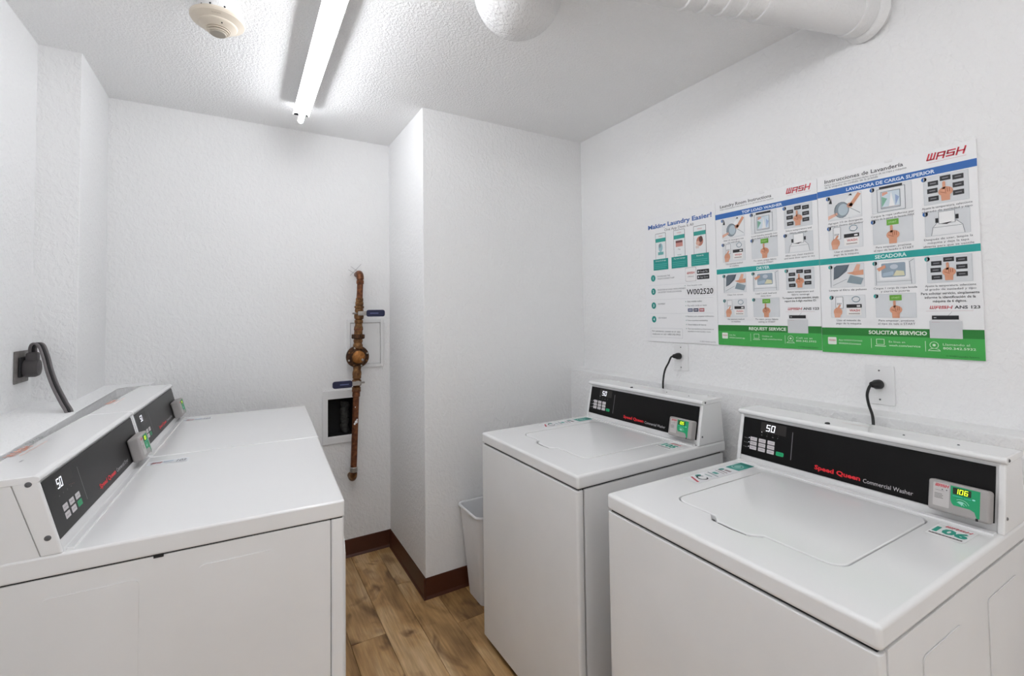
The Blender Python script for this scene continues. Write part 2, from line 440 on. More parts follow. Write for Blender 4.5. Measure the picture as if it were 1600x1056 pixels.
# ================================================================== MACHINES
TEAL, GREEN, REDQ, LOGO = '#1f9a86', '#17a06a', '#e0202c', '#d3263f'
SKIN = '#d99b7c'
def screw(parent, p, d, r=.004):
    bm = bmesh.new(); lathe(bm, [(0, 0), (r, 0), (r*.9, .0012), (r*.5, .0018), (r*.45, .0008), (0, .0008)], 12, axis_mat(p, d))
    return fin(bm, 'screw', SCREW, parent, 40)
def card_reader(parent, O, U, V, N, num, back=False):
    """payment reader on the console: O is its lower left corner on the panel"""
    O, U, V, N = [Vector(q) for q in (O, U, V, N)]
    Wd, Hd, Td = .109, .072, .03
    B = Matrix((U, V, N)).transposed().to_4x4(); B.translation = O
    bm = bmesh.new(); t = bmesh.new(); box(t, 0, Wd, 0, Hd, 0, Td, .006, 3); merge(bm, t, B)
    rd = fin(bm, 'card_reader', GREYP, parent, 40); rd['label'] = 'grey card reader with green face plate'
    p = Print()
    p.rect(.010, .012, .040, .066, '#c9c5c3', 0, .002)
    p.poly([(.042, .066)]+[(.042, .034), (.0445, .026), (.048, .022), (.076, .022), (.084, .018), (.088, .006), (.093, .006), (.093, .066)], GREEN, 0)
    p.wash(.0135, .0575, .0062, LOGO, wd=.024)
    p.ell(.027, .052, .0012, .0012, '#222226', 1, 8).ell(.035, .052, .0012, .0012, '#222226', 1, 8)
    p.rect(.014, .0485, .03, .0492, '#77757a', 1)
    for i in range(4): p.rect(.013, .040-i*.0032, .027+(.002 if i % 2 else 0), .0416-i*.0032, '#8b8886', 1)
    p.rect(.046, .048, .078, .063, '#1c2a16', 1, .001)
    p.seg7(num, .0495, .0506, .0098, glow('#d8ff2a', 2.2), 2, .1)
    p.rect(.046, .0435, .063, .0448, '#4fd0c4', 1); p.rect(.066, .0425, .078, .0436, '#4fd0c4', 1); p.ell(.0825, .0445, .0028, .0016, '#a6efe6', 1)
    for i in range(3): p.arc(.061, .0235, .006+i*.0045, .006+i*.0045, 25, 120, .0008, '#bfeee0', 1, 8)
    p.poly([(.053, .031), (.060, .0345), (.066, .033), (.064, .0285), (.0625, .025), (.059, .029)], '#9fe2d2', 1)
    q = p.make('face_plate', rd, O+N*Td, U, V, N); q['label'] = 'green contactless face with lit number'
    p2 = Print(); p2.rect(.086, -.0, .0905, .006, '#161616', 0); p2.make('key_slot', rd, O+N*(Td-.0045), U, V, N, .0045)
    return rd
def console_print(panel, O, U, V, N, Wp, Hp, name, disp, washer=True):
    """everything printed or lit on the black control panel; u,v are fractions of the panel"""
    def mk(nm, fn, layer=1, label=None):
        p = Print(layer); fn(p); o = p.make(nm, panel, O, U, V, N)
        if label: o['label'] = label
        return o
    X = lambda a: a*Wp
    Y = lambda a: a*Hp
    lit = glow('#f4f6ff', 1.6)
    if washer:
        mk('display', lambda p: (p.rect(X(.10), Y(.70), X(.235), Y(.955), '#1d1917', 0), p.seg7(disp, X(.131), Y(.745), Y(.15), lit, 1), p.ell(X(.108), Y(.69), .0012, .0012, lit, 1, 8)), label='lit two-digit display')
        def lamps(p):
            for i in range(4): p.text('HCWP'[i], X(.106+i*.029), Y(.595), '#8d8a8c', h=.004); p.ell(X(.11+i*.029), Y(.668), .0009, .0009, '#6b6466', 0, 6)
            for i in range(3): p.text(('Heavy', 'Normal', 'Light')[i], X(.013), Y(.445-i*.115), '#9a9798', h=.0028, wd=X(.024)); p.ell(X(.041), Y(.475-i*.115), .0014, .0014, lit, 1, 8)
        mk('indicator_lamps', lamps)['kind'] = 'stuff'
        words = (('HOT', 'WARM', 'COLD'), ('PERM', 'BRIGHT', 'DELIC'), ('HEAVY', 'NORMAL', 'LIGHT'))
        for r in range(3):
            for c in range(3):
                u, v = .066+c*.048, .465-r*.115
                mk('button', lambda p: (p.rect(X(u-.019), Y(v-.047), X(u+.019), Y(v+.047), '#d9d4d6', 0, .0015), p.text(words[r][c], X(u), Y(v)-.0014, '#55505a', h=.0028, wd=X(.026), al='c')))
        mk('start_button', lambda p: (p.rect(X(.191), Y(.19), X(.231), Y(.29), '#12a468', 0, .003), p.text('START', X(.211), Y(.24)-.0014, '#0b6a44', h=.003, wd=X(.026), al='c')), label='green start button')
        mk('divider_line', lambda p: p.rect(X(.266), Y(.17), X(.2695), Y(.845), '#77757a', 0))
        mk('brand_lettering', lambda p: (p.text('Speed Queen', X(.381), Y(.115), REDQ, h=Y(.095), wd=X(.192), bold=.035), p.text('Commercial Washer', X(.584), Y(.10), '#c9c7c9', h=Y(.085), wd=X(.178))), label='red and white maker lettering')
    else:
        mk('display', lambda p: (p.rect(X(.07), Y(.72), X(.21), Y(.93), '#1d1917', 0), p.seg7(disp, X(.085), Y(.735), Y(.15), lit, 1)), label='lit two-digit display')
        def lamps(p):
            for i in range(4): p.text('NPDH'[i], X(.075+i*.032), Y(.60), '#8d8a8c', h=.0035); p.ell(X(.165+i*.012), Y(.655-i*.01), .0012, .0012, '#8f5a50', 0, 6)
        mk('indicator_lamps', lamps)['kind'] = 'stuff'
        for r in range(2):
            for c in range(3):
                u, v = .094+c*.052, .383-r*.142; g = (r == 1 and c == 2)
                mk('start_button' if g else 'button', lambda p: (p.rect(X(u-.019), Y(v-.055), X(u+.019), Y(v+.055), '#159d66' if g else '#d9d4d6', 0, .0015), p.text(('HIGH', 'MED', 'LOW', 'DELIC', 'NO HEAT', 'START')[r*3+c], X(u), Y(v)-.0014, '#55505a', h=.0028, wd=X(.026), al='c')))
        mk('divider_line', lambda p: p.rect(X(.258), Y(.18), X(.2615), Y(.845), '#77757a', 0))
        mk('brand_lettering', lambda p: (p.text('Speed Queen', X(.39), Y(.13), REDQ, h=Y(.095), wd=X(.2), bold=.035), p.text('Commercial Dryer', X(.605), Y(.125), '#c9c7c9', h=Y(.085), wd=X(.17))), label='red and white maker lettering')
def number_sticker(parent, O, U, V, num):
    p = Print(); w_, h_ = .066, .088
    p.rect(0, 0, w_, h_, '#efefef', 0, .003)
    p.wash(.014, .069, .011, LOGO, wd=.044, shear=.2)
    p.text(num, .033, .027, TEAL, h=.032, wd=.058, al='c', bold=.05)
    p.rect(.003, .010, .060, .0165, '#5c4a4e', 1)
    for i in range(9): p.rect(.006+i*.006, .012, .009+i*.006, .0145, '#b9b2b4', 2)
    o = p.make('number_sticker', parent, O, U, V, (0, 0, 1)); o['label'] = 'white sticker with green number '+num
def instruction_strip(parent, O, U, V):
    """thin row of pictograms stuck on the washer top; u runs to the wall"""
    p = Print()
    p.rect(0, 0, .285, .056, '#e8e8ea', 0, .004)
    p.line([(.012, .010), (.030, .046)], .007, '#c2485c', 1)
    p.arc(.052, .026, .014, .016, 30, 330, .004, '#3d3f46', 1); p.ell(.058, .046, .011, .007, '#3f8f84', 1)
    p.text('1', .082, .016, '#5b8f8a', h=.026); p.line([(.10, .008), (.108, .048)], .004, '#64707c', 1); p.rect(.113, .022, .128, .040, '#46a398', 1, .003)
    p.line([(.137, .012), (.144, .048)], .003, '#8d6a74', 1); p.line([(.150, .012), (.157, .048)], .004, '#7a4a55', 1); p.ell(.168, .044, .011, .007, '#3f8f84', 1)
    p.rect(.165, .012, .176, .034, '#8b777c', 1, .002)
    p.rect(.198, .004, .280, .052, '#2f9a8c', 1, .003); p.ell(.230, .030, .022, .018, '#8cc9c0', 2); p.arc(.230, .030, .014, .012, 0, 340, .003, '#2f7f76', 3)
    p.poly([(.256, .006), (.278, .006), (.278, .050), (.262, .050)], '#167d70', 2)
    o = p.make('instruction_strip', parent, O, U, V, (0, 0, 1)); o['label'] = 'strip sticker of small washing pictograms'

WW, WD, WT, WLIP = .651, .7485, .8797, .044
def washer(x, y, rdeg, num, disp, label):
    """local frame: +x from the front to the wall, y from the near side to the far side"""
    t = empty('top_load_washer', (x, y, 0), R(rdeg)); tag(t, label, 'washing machine', 'top-loading washers on the right')
    zb = WT-WLIP
    bx('cabinet', ENAM2, t, .0305, WD-.016, .003, WW-.003, .022, zb-.0045, .002)
    bx('gap_shade', DARK, t, .010, WD-.022, .010, WW-.010, .03, zb+.001)  # dark filler box, seen as the shade in the panel gaps
    # front sheet with rolled edges and a toe-in at the bottom
    bm = bmesh.new()
    prism(bm, rrect(.0, .028, .002, WW-.002, .009, 4), 'z', .03, zb-.005, .0025, 2)
    fin(bm, 'front_panel', ENAM2, t, 40)
    bx('toe_kick_shade', DARK, t, .02, .06, .012, WW-.012, .004, .031)  # recessed toe coloured near-black for the shadow line at the floor
    for fx in (.06, WD-.08):
        for fy in (.05, WW-.05):
            bm = bmesh.new(); lathe(bm, [(0, 0), (.018, 0), (.02, .004), (.014, .012), (.007, .014), (.007, .03), (0, .03)], 12, Matrix.Translation((fx, fy, 0)))
            fin(bm, 'foot', CORD, t, 40)
    # pressed ribs on the near side sheet
    for a0, a1 in ((.155, .33), (.474, .66)):
        bm = bmesh.new(); prism(bm, rrect(a0, a1, .10, .775, .012, 3), 'y', .0034, .0012, .0)
        bmesh.ops.bevel(bm, geom=[e for e in bm.edges if all(abs(v.co.y-.0012) < 1e-5 for v in e.verts)], offset=.0018, segments=2, affect='EDGES')
        fin(bm, 'side_rib', ENAM2, t, 40)
    # top with the lid well and the finger scoop
    tp = bx('top_panel', ENAM, t, 0, WD, 0, WW, zb, WT, .0095, 4)
    la0, la1, lb0, lb1 = .132, .548, .118, .522
    def cut(nm, pts, z0, z1):
        b_ = bmesh.new(); prism(b_, pts, 'z', z0, z1); return fin(b_, nm, ENAM, t, 0)
    c1 = cut('cut', rrect(la0-.004, la1+.004, lb0-.004, lb1+.004, .035, 8), WT-.016, WT+.03)
    b_ = bmesh.new(); prism(b_, [(la0+.01, .262), (la0-.012, .272), (la0-.030, .290), (la0-.034, .335), (la0-.030, .384), (la0-.012, .404), (la0+.01, .412)], 'z', WT-.013, WT+.02)
    c2 = fin(b_, 'cut', ENAM, t, 0)
    boolean(tp, [c1, c2])
    lp = rrect(la0, la1, lb0, lb1, .032, 8); k0 = [i for i, q in enumerate(lp) if abs(q[0]-la0) < 1e-6]
    tab = [(la0, .398), (la0-.012, .388), (la0-.024, .374), (la0-.026, .335), (la0-.024, .298), (la0-.012, .284), (la0, .274)]
    lp = lp[:k0[0]+1]+tab+lp[k0[0]+1:]
    bm = bmesh.new(); prism(bm, lp, 'z', WT-.012, WT+.001)
    bmesh.ops.bevel(bm, geom=[e for e in bm.edges if all(v.co.z > WT for v in e.verts)], offset=.003, segments=3, profile=.5, affect='EDGES')
    lid = fin(bm, 'lid', ENAM, t, 40)
    bm = bmesh.new(); prism(bm, [(la0-.0245, .300), (la0-.0300, .298), (la0-.0318, .335), (la0-.0300, .374), (la0-.0245, .372)], 'z', WT-.0131, WT-.0022)
    fin(bm, 'tab_shade', DARK, lid, 0)  # dark strip set in the scoop as the shade under the lid tab
    # control console
    cf, lean, ch = .584, .0345, .1652
    zt = WT+ch
    bm = bmesh.new()
    prism(bm, [(cf+.006, WT-.002), (cf+.006+lean, zt-.006), (.722, zt-.006), (.736, WT-.002)], 'y', .006, WW-.006)
    fin(bm, 'console', ENAM, t, 30)
    for b0, b1 in ((0, .013), (WW-.013, WW)):           # end caps stand proud of the panel
        bm = bmesh.new(); prism(bm, [(cf, WT-.001), (cf+lean, zt-.004), (.724, zt-.004), (.739, WT-.001)], 'y', b0, b1, .0035, 3)
        fin(bm, 'end_cap', ENAM, t, 40)
    bm = bmesh.new()
    prism(bm, [(cf+lean-.012, zt-.010), (cf+lean-.013, zt-.002), (cf+lean-.008, zt+.003), (.71, zt+.004), (.727, zt+.001), (.728, zt-.012), (cf+lean, zt-.016)], 'y', -.003, WW+.003, .003, 3)
    ctop = fin(bm, 'console_top', ENAM, t, 50)
    bx('console_sill', ENAM, t, cf-.022, cf-.0015, .012, WW-.012, WT-.001, WT+.004, .0012, 2)
    bx('sill_shade', DARK, t, cf-.0016, cf+.004, .014, WW-.014, WT-.001, WT+.0012)  # dark strip put in as the shade between sill and console
    # slanted black panel
    N = Vector((-ch, 0, lean)).normalized(); V = Vector((lean, 0, ch)).normalized(); U = Vector((0, -1, 0))
    s0, Hp = .019, .126
    O = Vector((cf+.004, WW-.0135, WT))+V*s0+N*.0; Wp = WW-.027-.004
    Bm = Matrix((U, V, N)).transposed().to_4x4(); Bm.translation = O
    bm = bmesh.new(); tt = bmesh.new(); box(tt, 0, Wp, 0, Hp, -.003, .0015, .0008, 1); merge(bm, tt, Bm)
    panel = fin(bm, 'control_panel', BLACK, t, 30); panel['label'] = 'glossy black control panel'
    console_print(panel, O+N*.0015, U, V, N, Wp, Hp, 'washer', disp)
    card_reader(t, O+U*(Wp*.824)+V*(-.003)+N*.0016, U, V, N, num)
    # black plug and small print on the console top
    bm = bmesh.new(); lathe(bm, [(0, 0), (.007, 0), (.0065, .0022), (.003, .003), (0, .003)], 14, axis_mat((cf+lean+.002, WW*.575, zt+.0035), (-.25, 0, 1)))
    fin(bm, 'hole_plug', DARK, ctop, 40)
    p = Print(); p.text('CAUTION', 0, 0, '#8c6f6a', h=.006, wd=.05); p.rect(.06, .001, .10, .003, '#8a8a8c'); p.rect(.11, .001, .185, .003, '#a0a0a2'); p.rect(0, .010, .07, .012, '#c2a79c')
    p.make('small_print', ctop, (cf+lean+.045, WW*.55, zt+.0036), (0, -1, 0), (1, 0, 0), (0, 0, 1))
    for b, xx in ((.001, 0), ):
        screw(t, (cf+lean+.006, -.003, zt-.006), (0, -1, 0)); screw(t, (cf+.022, 0, WT+.032), (0, -1, 0))
    for q in (.09, .2):
        screw(t, (cf+lean+.03, q, zt+.0036), (0, 0, 1), .0028)
    number_sticker(t, (.458, .098, WT), (0, -1, 0), (1, 0, 0), num)
    instruction_strip(t, (.275, .562, WT), (1, 0, 0), (0, 1, 0))
    # chipped enamel near the front corner
    return t
washer(.9055, 1.1509, .581, '105', '50', 'white top-load washer numbered 105, farther one beside the wall column')
wn = washer(.8828, .3531, -.805, '106', '50', 'white top-load washer numbered 106, nearest one at right foreground')

DW, DD, DT, DLIP = .6867, .68, .9345, .0417
def dryer(x, y, rdeg, num, label, near):
    """local frame: front at x=0, back at x=-DD; y from the near side to the far side"""
    t = empty('clothes_dryer', (x, y, 0), R(rdeg)); tag(t, label, 'dryer', 'dryers on the left')
    zb = DT-DLIP
    bx('cabinet', ENAM2, t, -DD+.004, -.0325, .003, DW-.003, .022, zb-.0025, .002)
    bm = bmesh.new(); prism(bm, rrect(-.0315, -.0015, .002, DW-.002, .006, 3), 'z', .022, zb-.0025, .001, 1)
    fin(bm, 'front_panel', ENAM2, t, 40)
    bx('gap_shade', DARK, t, -DD+.008, -.006, .006, DW-.006, zb-.004, zb+.001)  # dark filler standing for the shade under the top lip
    bx('top_panel', ENAM, t, -DD, 0, 0, DW, zb, DT, .006, 3)
    for fx in (-.08, -DD+.08):
        for fy in (.05, DW-.05):
            bm = bmesh.new(); lathe(bm, [(0, 0), (.018, 0), (.02, .004), (.014, .012), (.007, .014), (.007, .03), (0, .03)], 12, Matrix.Translation((fx, fy, 0)))
            fin(bm, 'foot', CORD, t, 40)
    for side in (0, 1):
        for a0, a1 in ((.153, .303), (.401, .555)):
            bm = bmesh.new(); yo, yi = (.001, .0034) if side == 0 else (DW-.001, DW-.0034)
            prism(bm, rrect(-a1, -a0, .12, DT-.081, .013, 3), 'y', yi, yo)
            bmesh.ops.bevel(bm, geom=[e for e in bm.edges if all(abs(v.co.y-yo) < 1e-5 for v in e.verts)], offset=.0018, segments=2, affect='EDGES')
            fin(bm, 'side_rib', ENAM2, t, 40)
    bx('top_clip', DARK, t, -.379, -.362, .0005, .006, zb-.0055, zb+.0005)
    # loading door on the aisle side
    bm = bmesh.new(); prism(bm, rrect(.09, DW-.09, .26, .80, .04, 5), 'x', -.002, .014, .003, 2); door = fin(bm, 'door', ENAM, t, 40)
    bm = bmesh.new(); prism(bm, rrect(DW-.135, DW-.11, .45, .60, .01, 3), 'x', .0138, .024, .002, 1); fin(bm, 'door_handle', ENAM2, door, 40)
    bx('lint_drawer_slot', DARK, t, -.002, -.0009, .2, DW-.2, .825, .829)
    # console
    cf, ct, ch = .521, .560, .152
    zt = DT+ch
    bm = bmesh.new(); prism(bm, [(-cf-.005, DT-.001), (-ct-.005, zt-.006), (-.668, zt-.006), (-.674, DT-.001)], 'y', .006, DW-.006)
    fin(bm, 'console', ENAM, t, 30)
    for b0, b1 in ((.001, .012), (DW-.012, DW-.001)):
        bm = bmesh.new(); prism(bm, [(-cf, DT-.001), (-ct, zt-.003), (-ct-.038, zt-.003), (-cf-.032, DT-.001)], 'y', b0, b1, .003, 3); fin(bm, 'end_cap', ENAM, t, 40)
        bm = bmesh.new(); prism(bm, [(-cf-.033, DT-.001), (-ct-.039, zt-.004), (-.672, zt-.004), (-.676, DT-.001)], 'y', b0+.0015, b1-.0015); fin(bm, 'end_plate', ENAM2, t, 40)
    bm = bmesh.new(); prism(bm, [(-ct+.006, zt-.006), (-ct+.004, zt), (-ct-.004, zt+.003), (-.67, zt+.003), (-.677, zt-.001), (-.677, zt-.01), (-ct, zt-.012)], 'y', .0005, DW-.0005, .002, 2)
    ctop = fin(bm, 'console_top', ENAM, t, 50)
    bm = bmesh.new(); box(bm, -cf+.0015, -cf+.014, .012, DW-.012, DT-.001, DT+.004, .0012, 2); fin(bm, 'console_sill', ENAM, t, 40)
    dx = ct-cf
    N = Vector((ch, 0, dx)).normalized(); V = Vector((-dx, 0, ch)).normalized(); U = Vector((0, 1, 0))
    Hp, Wp = .119, DW-.026
    O = Vector((-cf-.003, .013, DT))+V*.022
    Bm = Matrix((U, V, N)).transposed().to_4x4(); Bm.translation = O
    bm = bmesh.new(); tt = bmesh.new(); box(tt, 0, Wp, 0, Hp, -.003, .0015, .0008, 1); merge(bm, tt, Bm)
    panel = fin(bm, 'control_panel', BLACK, t, 30); panel['label'] = 'glossy black control panel'
    console_print(panel, O+N*.0015, U, V, N, Wp, Hp, 'dryer', '50', False)
    card_reader(t, O+U*(Wp*.825)+V*(-.004)+N*.0016, U, V, N, num)
    screw(t, (-ct-.012, .001, zt-.012), (0, -1, 0), .0055); screw(t, (-cf-.022, .001, DT+.033), (0, -1, 0), .0055)
    p = Print()
    p.text('WASH', 0, .012, '#cf8d78', h=.018, wd=.10, bold=.03, shear=.2); p.text('DRYER', .115, .02, '#7c7f7c', h=.016, wd=.085, shear=.3); p.rect(0, 0, .14, .0035, '#d9c0b6'); p.rect(-.06, -.02, -.045, -.016, '#8f8f92')
    p.make('warning_print', ctop, (-.648, .195, zt+.0031), (0, 1, 0), (-1, 0, 0), (0, 0, 1))
    p = Print()
    p.rect(0, 0, .105, .045, '#e4e6ea', 0, .003); p.wash(.008, .012, .016, '#d08f92', wd=.026); p.rect(.040, .024, .066, .030, '#8aa2bb', 1); p.rect(.042, .012, .064, .015, '#a9b6c6', 1)
    p.text(num, .074, .010, '#84858a', h=.024, wd=.026, bold=.03, shear=.2)
    o = p.make('number_sticker', t, (-.50, DW-.108, DT), (1, 0, 0), (0, 1, 0), (0, 0, 1)); o['label'] = 'small white sticker with red and blue print'
    return t
DRZ = -2.6172
o0 = Vector((.2245, 1.2074, 0)); ey = Vector((math.sin(R(-DRZ)), math.cos(R(-DRZ)), 0))
dryer(o0.x, o0.y, DRZ, '103', 'white dryer in left foreground, its ribbed side panel facing the viewer', True)
o1 = o0+ey*(DW+.001)
dryer(o1.x+.002, o1.y, DRZ, '104', 'white dryer farther back on the left, next to the copper pipe', False)

# ================================================================== SIGNS on the right wall
BLUE, DTEAL, DGRN, LGRN, TXT = '#1f63b0', '#16a09a', '#1f7a2c', '#3da64a', '#3a3a3e'
SX = XR-.0065
def board(name, y0, wd, zt, h, label):
    t = empty(name, (XR, y0, zt-h)); tag(t, label, 'sign', 'instruction signs on the right wall')
    bx('board', mat('sign_board', '#f3f3f4', .35, var=.01, scale=4), t, -.0065, -.0005, -wd, 0, 0, h, .0008, 1)
    return t
class Sheet:
    """puts print on a board; a,b are fractions from the top left"""
    def __init__(s, t, wd, h): s.t, s.w, s.h = t, wd, h
    def put(s, name, p, label=None):
        return p.make(name, s.t, (-.0065, 0, s.h), (0, -1, 0), (0, 0, 1), (-1, 0, 0), label=label)
    def X(s, a): return a*s.w
    def Y(s, b): return -b*s.h
def fist(p, cx, cy, k, l=2):
    """pointing hand drawn as flat shapes, k = height"""
    p.poly([(cx-.18*k, cy-.5*k), (cx+.16*k, cy-.5*k), (cx+.18*k, cy-.15*k), (cx-.2*k, cy-.15*k)], SKIN, l)
    p.ell(cx, cy-.02*k, .3*k, .25*k, SKIN, l+1, 14)
    p.poly([(cx-.12*k, cy+.1*k), (cx+.0*k, cy+.12*k), (cx+.0*k, cy+.5*k), (cx-.07*k, cy+.53*k), (cx-.12*k, cy+.48*k)], SKIN, l+1)
    for i in range(3): p.line([(cx-.02*k+i*.09*k, cy+.14*k), (cx+.0*k+i*.08*k, cy-.05*k)], .03*k, '#a5603f', l+2)
    p.line([(cx-.2*k, cy-.02*k), (cx+.02*k, cy-.12*k)], .03*k, '#a5603f', l+2)
def picto(p, kind, x0, y1, w, h):
    """one framed drawing, lower left at x0, y1-h"""
    y0 = y1-h
    LN = '#56606a'
    p.rect(x0, y0, x0+w, y1, '#dcdfe2' if kind in ('start', 'keys', 'open') else '#e6e8ea', 0); p.frame(x0, y0, x0+w, y1, .0008, '#c3c8cc', 1)
    X = lambda a: x0+a*w
    Y = lambda b: y0+b*h
    if kind == 'soap':
        p.poly([(X(.02), Y(.05)), (X(.7), Y(.95)), (X(.98), Y(.95)), (X(.98), Y(.1)), (X(.5), Y(.02))], '#eef0f1', 1)
        p.ell(X(.42), Y(.38), .22*w, .32*h, '#8d99a2', 2); p.ell(X(.46), Y(.38), .15*w, .24*h, '#b9c7cf', 3); p.arc(X(.42), Y(.38), .22*w, .32*h, 20, 300, .0012, LN, 4)
        p.poly([(X(.62), Y(.5)), (X(.9), Y(.98)), (X(.99), Y(.9)), (X(.72), Y(.45))], SKIN, 3); p.ell(X(.66), Y(.52), .09*w, .1*h, SKIN, 3)
        p.poly([(X(.0), Y(.2)), (X(.28), Y(.3)), (X(.3), Y(.2)), (X(.0), Y(.05))], '#e2b09a', 3)
        p.line([(X(.68), Y(.4)), (X(.95), Y(.15))], .0012, LN, 3); p.poly([(X(.62), Y(.92)), (X(.7), Y(.99)), (X(.74), Y(.9))], '#1b1b20', 3); p.poly([(X(.03), Y(.72)), (X(.1), Y(.95)), (X(.13), Y(.7))], '#15151a', 2)
    elif kind == 'load':
        p.rect(X(.2), Y(.9), X(.78), Y(.99), '#1d1d22', 2); p.frame(X(.14), Y(.03), X(.84), Y(.9), .0012, LN, 2); p.rect(X(.24), Y(.14), X(.72), Y(.78), '#d3e1ea', 2)
        p.poly([(X(.26), Y(.2)), (X(.4), Y(.5)), (X(.26), Y(.6))], '#7fb39a', 3); p.poly([(X(.44), Y(.2)), (X(.5), Y(.75)), (X(.58), Y(.2))], '#f4f4f4', 3)
        p.poly([(X(.6), Y(.2)), (X(.7), Y(.5)), (X(.6), Y(.62))], '#9fb4d8', 3); p.poly([(X(.27), Y(.62)), (X(.42), Y(.7)), (X(.4), Y(.76)), (X(.27), Y(.76))], '#e0a48e', 3); p.line([(X(.26), Y(.18)), (X(.7), Y(.18))], .001, '#c07a5c', 4)
        p.frame(X(.24), Y(.14), X(.72), Y(.78), .001, LN, 5)
    elif kind == 'keys':
        for a, b in ((.22, .74), (.5, .86), (.78, .82), (.2, .48), (.78, .55), (.22, .2), (.78, .28)):
            p.rect(X(a-.12), Y(b-.085), X(a+.12), Y(b+.085), '#232327', 2, .0006); p.rect(X(a-.07), Y(b-.015), X(a+.07), Y(b+.015), '#8b8b90', 3)
        fist(p, X(.5), Y(.4), .66*h, 3)
    elif kind == 'pay':
        p.rect(X(.14), Y(.42), X(.36), Y(.94), '#f2f2f3', 2, .001); p.frame(X(.14), Y(.42), X(.36), Y(.94), .0009, '#44444a', 3); p.text('pay', X(.25), Y(.6), '#6a6a70', wd=.14*w, al='c', l=3)
        p.ell(X(.2), Y(.26), .13*w, .2*h, SKIN, 3); p.poly([(X(.2), Y(.3)), (X(.3), Y(.56)), (X(.25), Y(.6)), (X(.14), Y(.35))], SKIN, 4); p.poly([(X(.1), Y(.0)), (X(.26), Y(.0)), (X(.3), Y(.2)), (X(.08), Y(.2))], '#dfa68a', 4)
        p.arc(X(.74), Y(.82), .11*w, .12*h, 30, 190, .0018, '#6f9bb0', 2); p.arc(X(.74), Y(.82), .11*w, .12*h, 210, 370, .0018, '#4f7f96', 2)
        p.rect(X(.46), Y(.1), X(.88), Y(.6), '#f4f2f0', 2, .001); p.rect(X(.46), Y(.44), X(.9), Y(.6), '#1e1c1e', 3); p.rect(X(.76), Y(.48), X(.86), Y(.55), '#e8e8e8', 4); p.text('WASH', X(.54), Y(.27), '#c24a4a', wd=.3*w, bold=.02, l=3); p.rect(X(.52), Y(.15), X(.84), Y(.2), '#b0a8a4', 3)
    elif kind == 'start':
        p.rect(X(.36), Y(.72), X(.66), Y(.95), '#68a838', 2, .0006); p.text('START', X(.51), Y(.8), '#cfe8b4', wd=.2*w, al='c', l=3); fist(p, X(.51), Y(.34), .72*h, 3)
    elif kind == 'open':
        p.poly([(X(.14), Y(.02)), (X(.18), Y(.34)), (X(.28), Y(.52)), (X(.72), Y(.52)), (X(.84), Y(.34)), (X(.88), Y(.02))], '#eff0f1', 1); p.line([(X(.14), Y(.02)), (X(.18), Y(.34)), (X(.28), Y(.52)), (X(.72), Y(.52)), (X(.84), Y(.34)), (X(.88), Y(.02))], .0011, LN, 2)
        p.rect(X(.32), Y(.46), X(.68), Y(.94), '#f6f6f6', 3); p.frame(X(.32), Y(.46), X(.68), Y(.94), .001, '#707880', 4); p.rect(X(.24), Y(.52), X(.31), Y(.7), '#202024', 3); p.rect(X(.69), Y(.58), X(.76), Y(.76), '#202024', 3)
        p.poly([(X(.33), Y(.46)), (X(.62), Y(.5)), (X(.5), Y(.42))], '#2a2a2e', 4); p.line([(X(.2), Y(.33)), (X(.82), Y(.33))], .0008, LN, 3)
    elif kind == 'lint':
        p.poly([(X(.1), Y(.35)), (X(.12), Y(.9)), (X(.2), Y(.98)), (X(.58), Y(.98)), (X(.5), Y(.7)), (X(.24), Y(.42))], '#5f6a74', 2); p.line([(X(.1), Y(.35)), (X(.3), Y(.5)), (X(.58), Y(.98))], .0012, '#2f353b', 3)
        p.poly([(X(.5), Y(.2)), (X(.6), Y(.52)), (X(.98), Y(.35)), (X(.9), Y(.08))], '#8a9aa2', 3); p.poly([(X(.5), Y(.62)), (X(.98), Y(.72)), (X(.98), Y(.5)), (X(.74), Y(.5))], SKIN, 4)
        p.poly([(X(.68), Y(.66)), (X(.8), Y(.98)), (X(.9), Y(.96)), (X(.86), Y(.68))], '#e0ae96', 3); p.line([(X(.08), Y(.1)), (X(.5), Y(.35))], .001, LN, 2); p.line([(X(.02), Y(.04)), (X(.02), Y(.8))], .001, LN, 2)
    elif kind == 'drum':
        p.rect(X(.12), Y(.22), X(.86), Y(.96), '#f2f3f4', 1, .004); p.rect(X(.18), Y(.32), X(.78), Y(.9), '#93a4b2', 2, .004); p.ell(X(.5), Y(.74), .1*w, .1*h, '#c3ccd4', 3)
        p.poly([(X(.2), Y(.36)), (X(.5), Y(.4)), (X(.48), Y(.56)), (X(.22), Y(.5))], '#a9bccb', 3); p.poly([(X(.46), Y(.36)), (X(.76), Y(.36)), (X(.74), Y(.54)), (X(.56), Y(.58))], '#dcd9b8', 3)
        p.poly([(X(.06), Y(.7)), (X(.28), Y(.84)), (X(.3), Y(.72)), (X(.12), Y(.58))], SKIN, 4); p.line([(X(.04), Y(.02)), (X(.04), Y(.8))], .001, LN, 3); p.line([(X(.06), Y(.14)), (X(.92), Y(.14))], .0008, LN, 3); p.line([(X(.92), Y(.02)), (X(.88), Y(.9)), (X(.98), Y(.98))], .001, LN, 3)
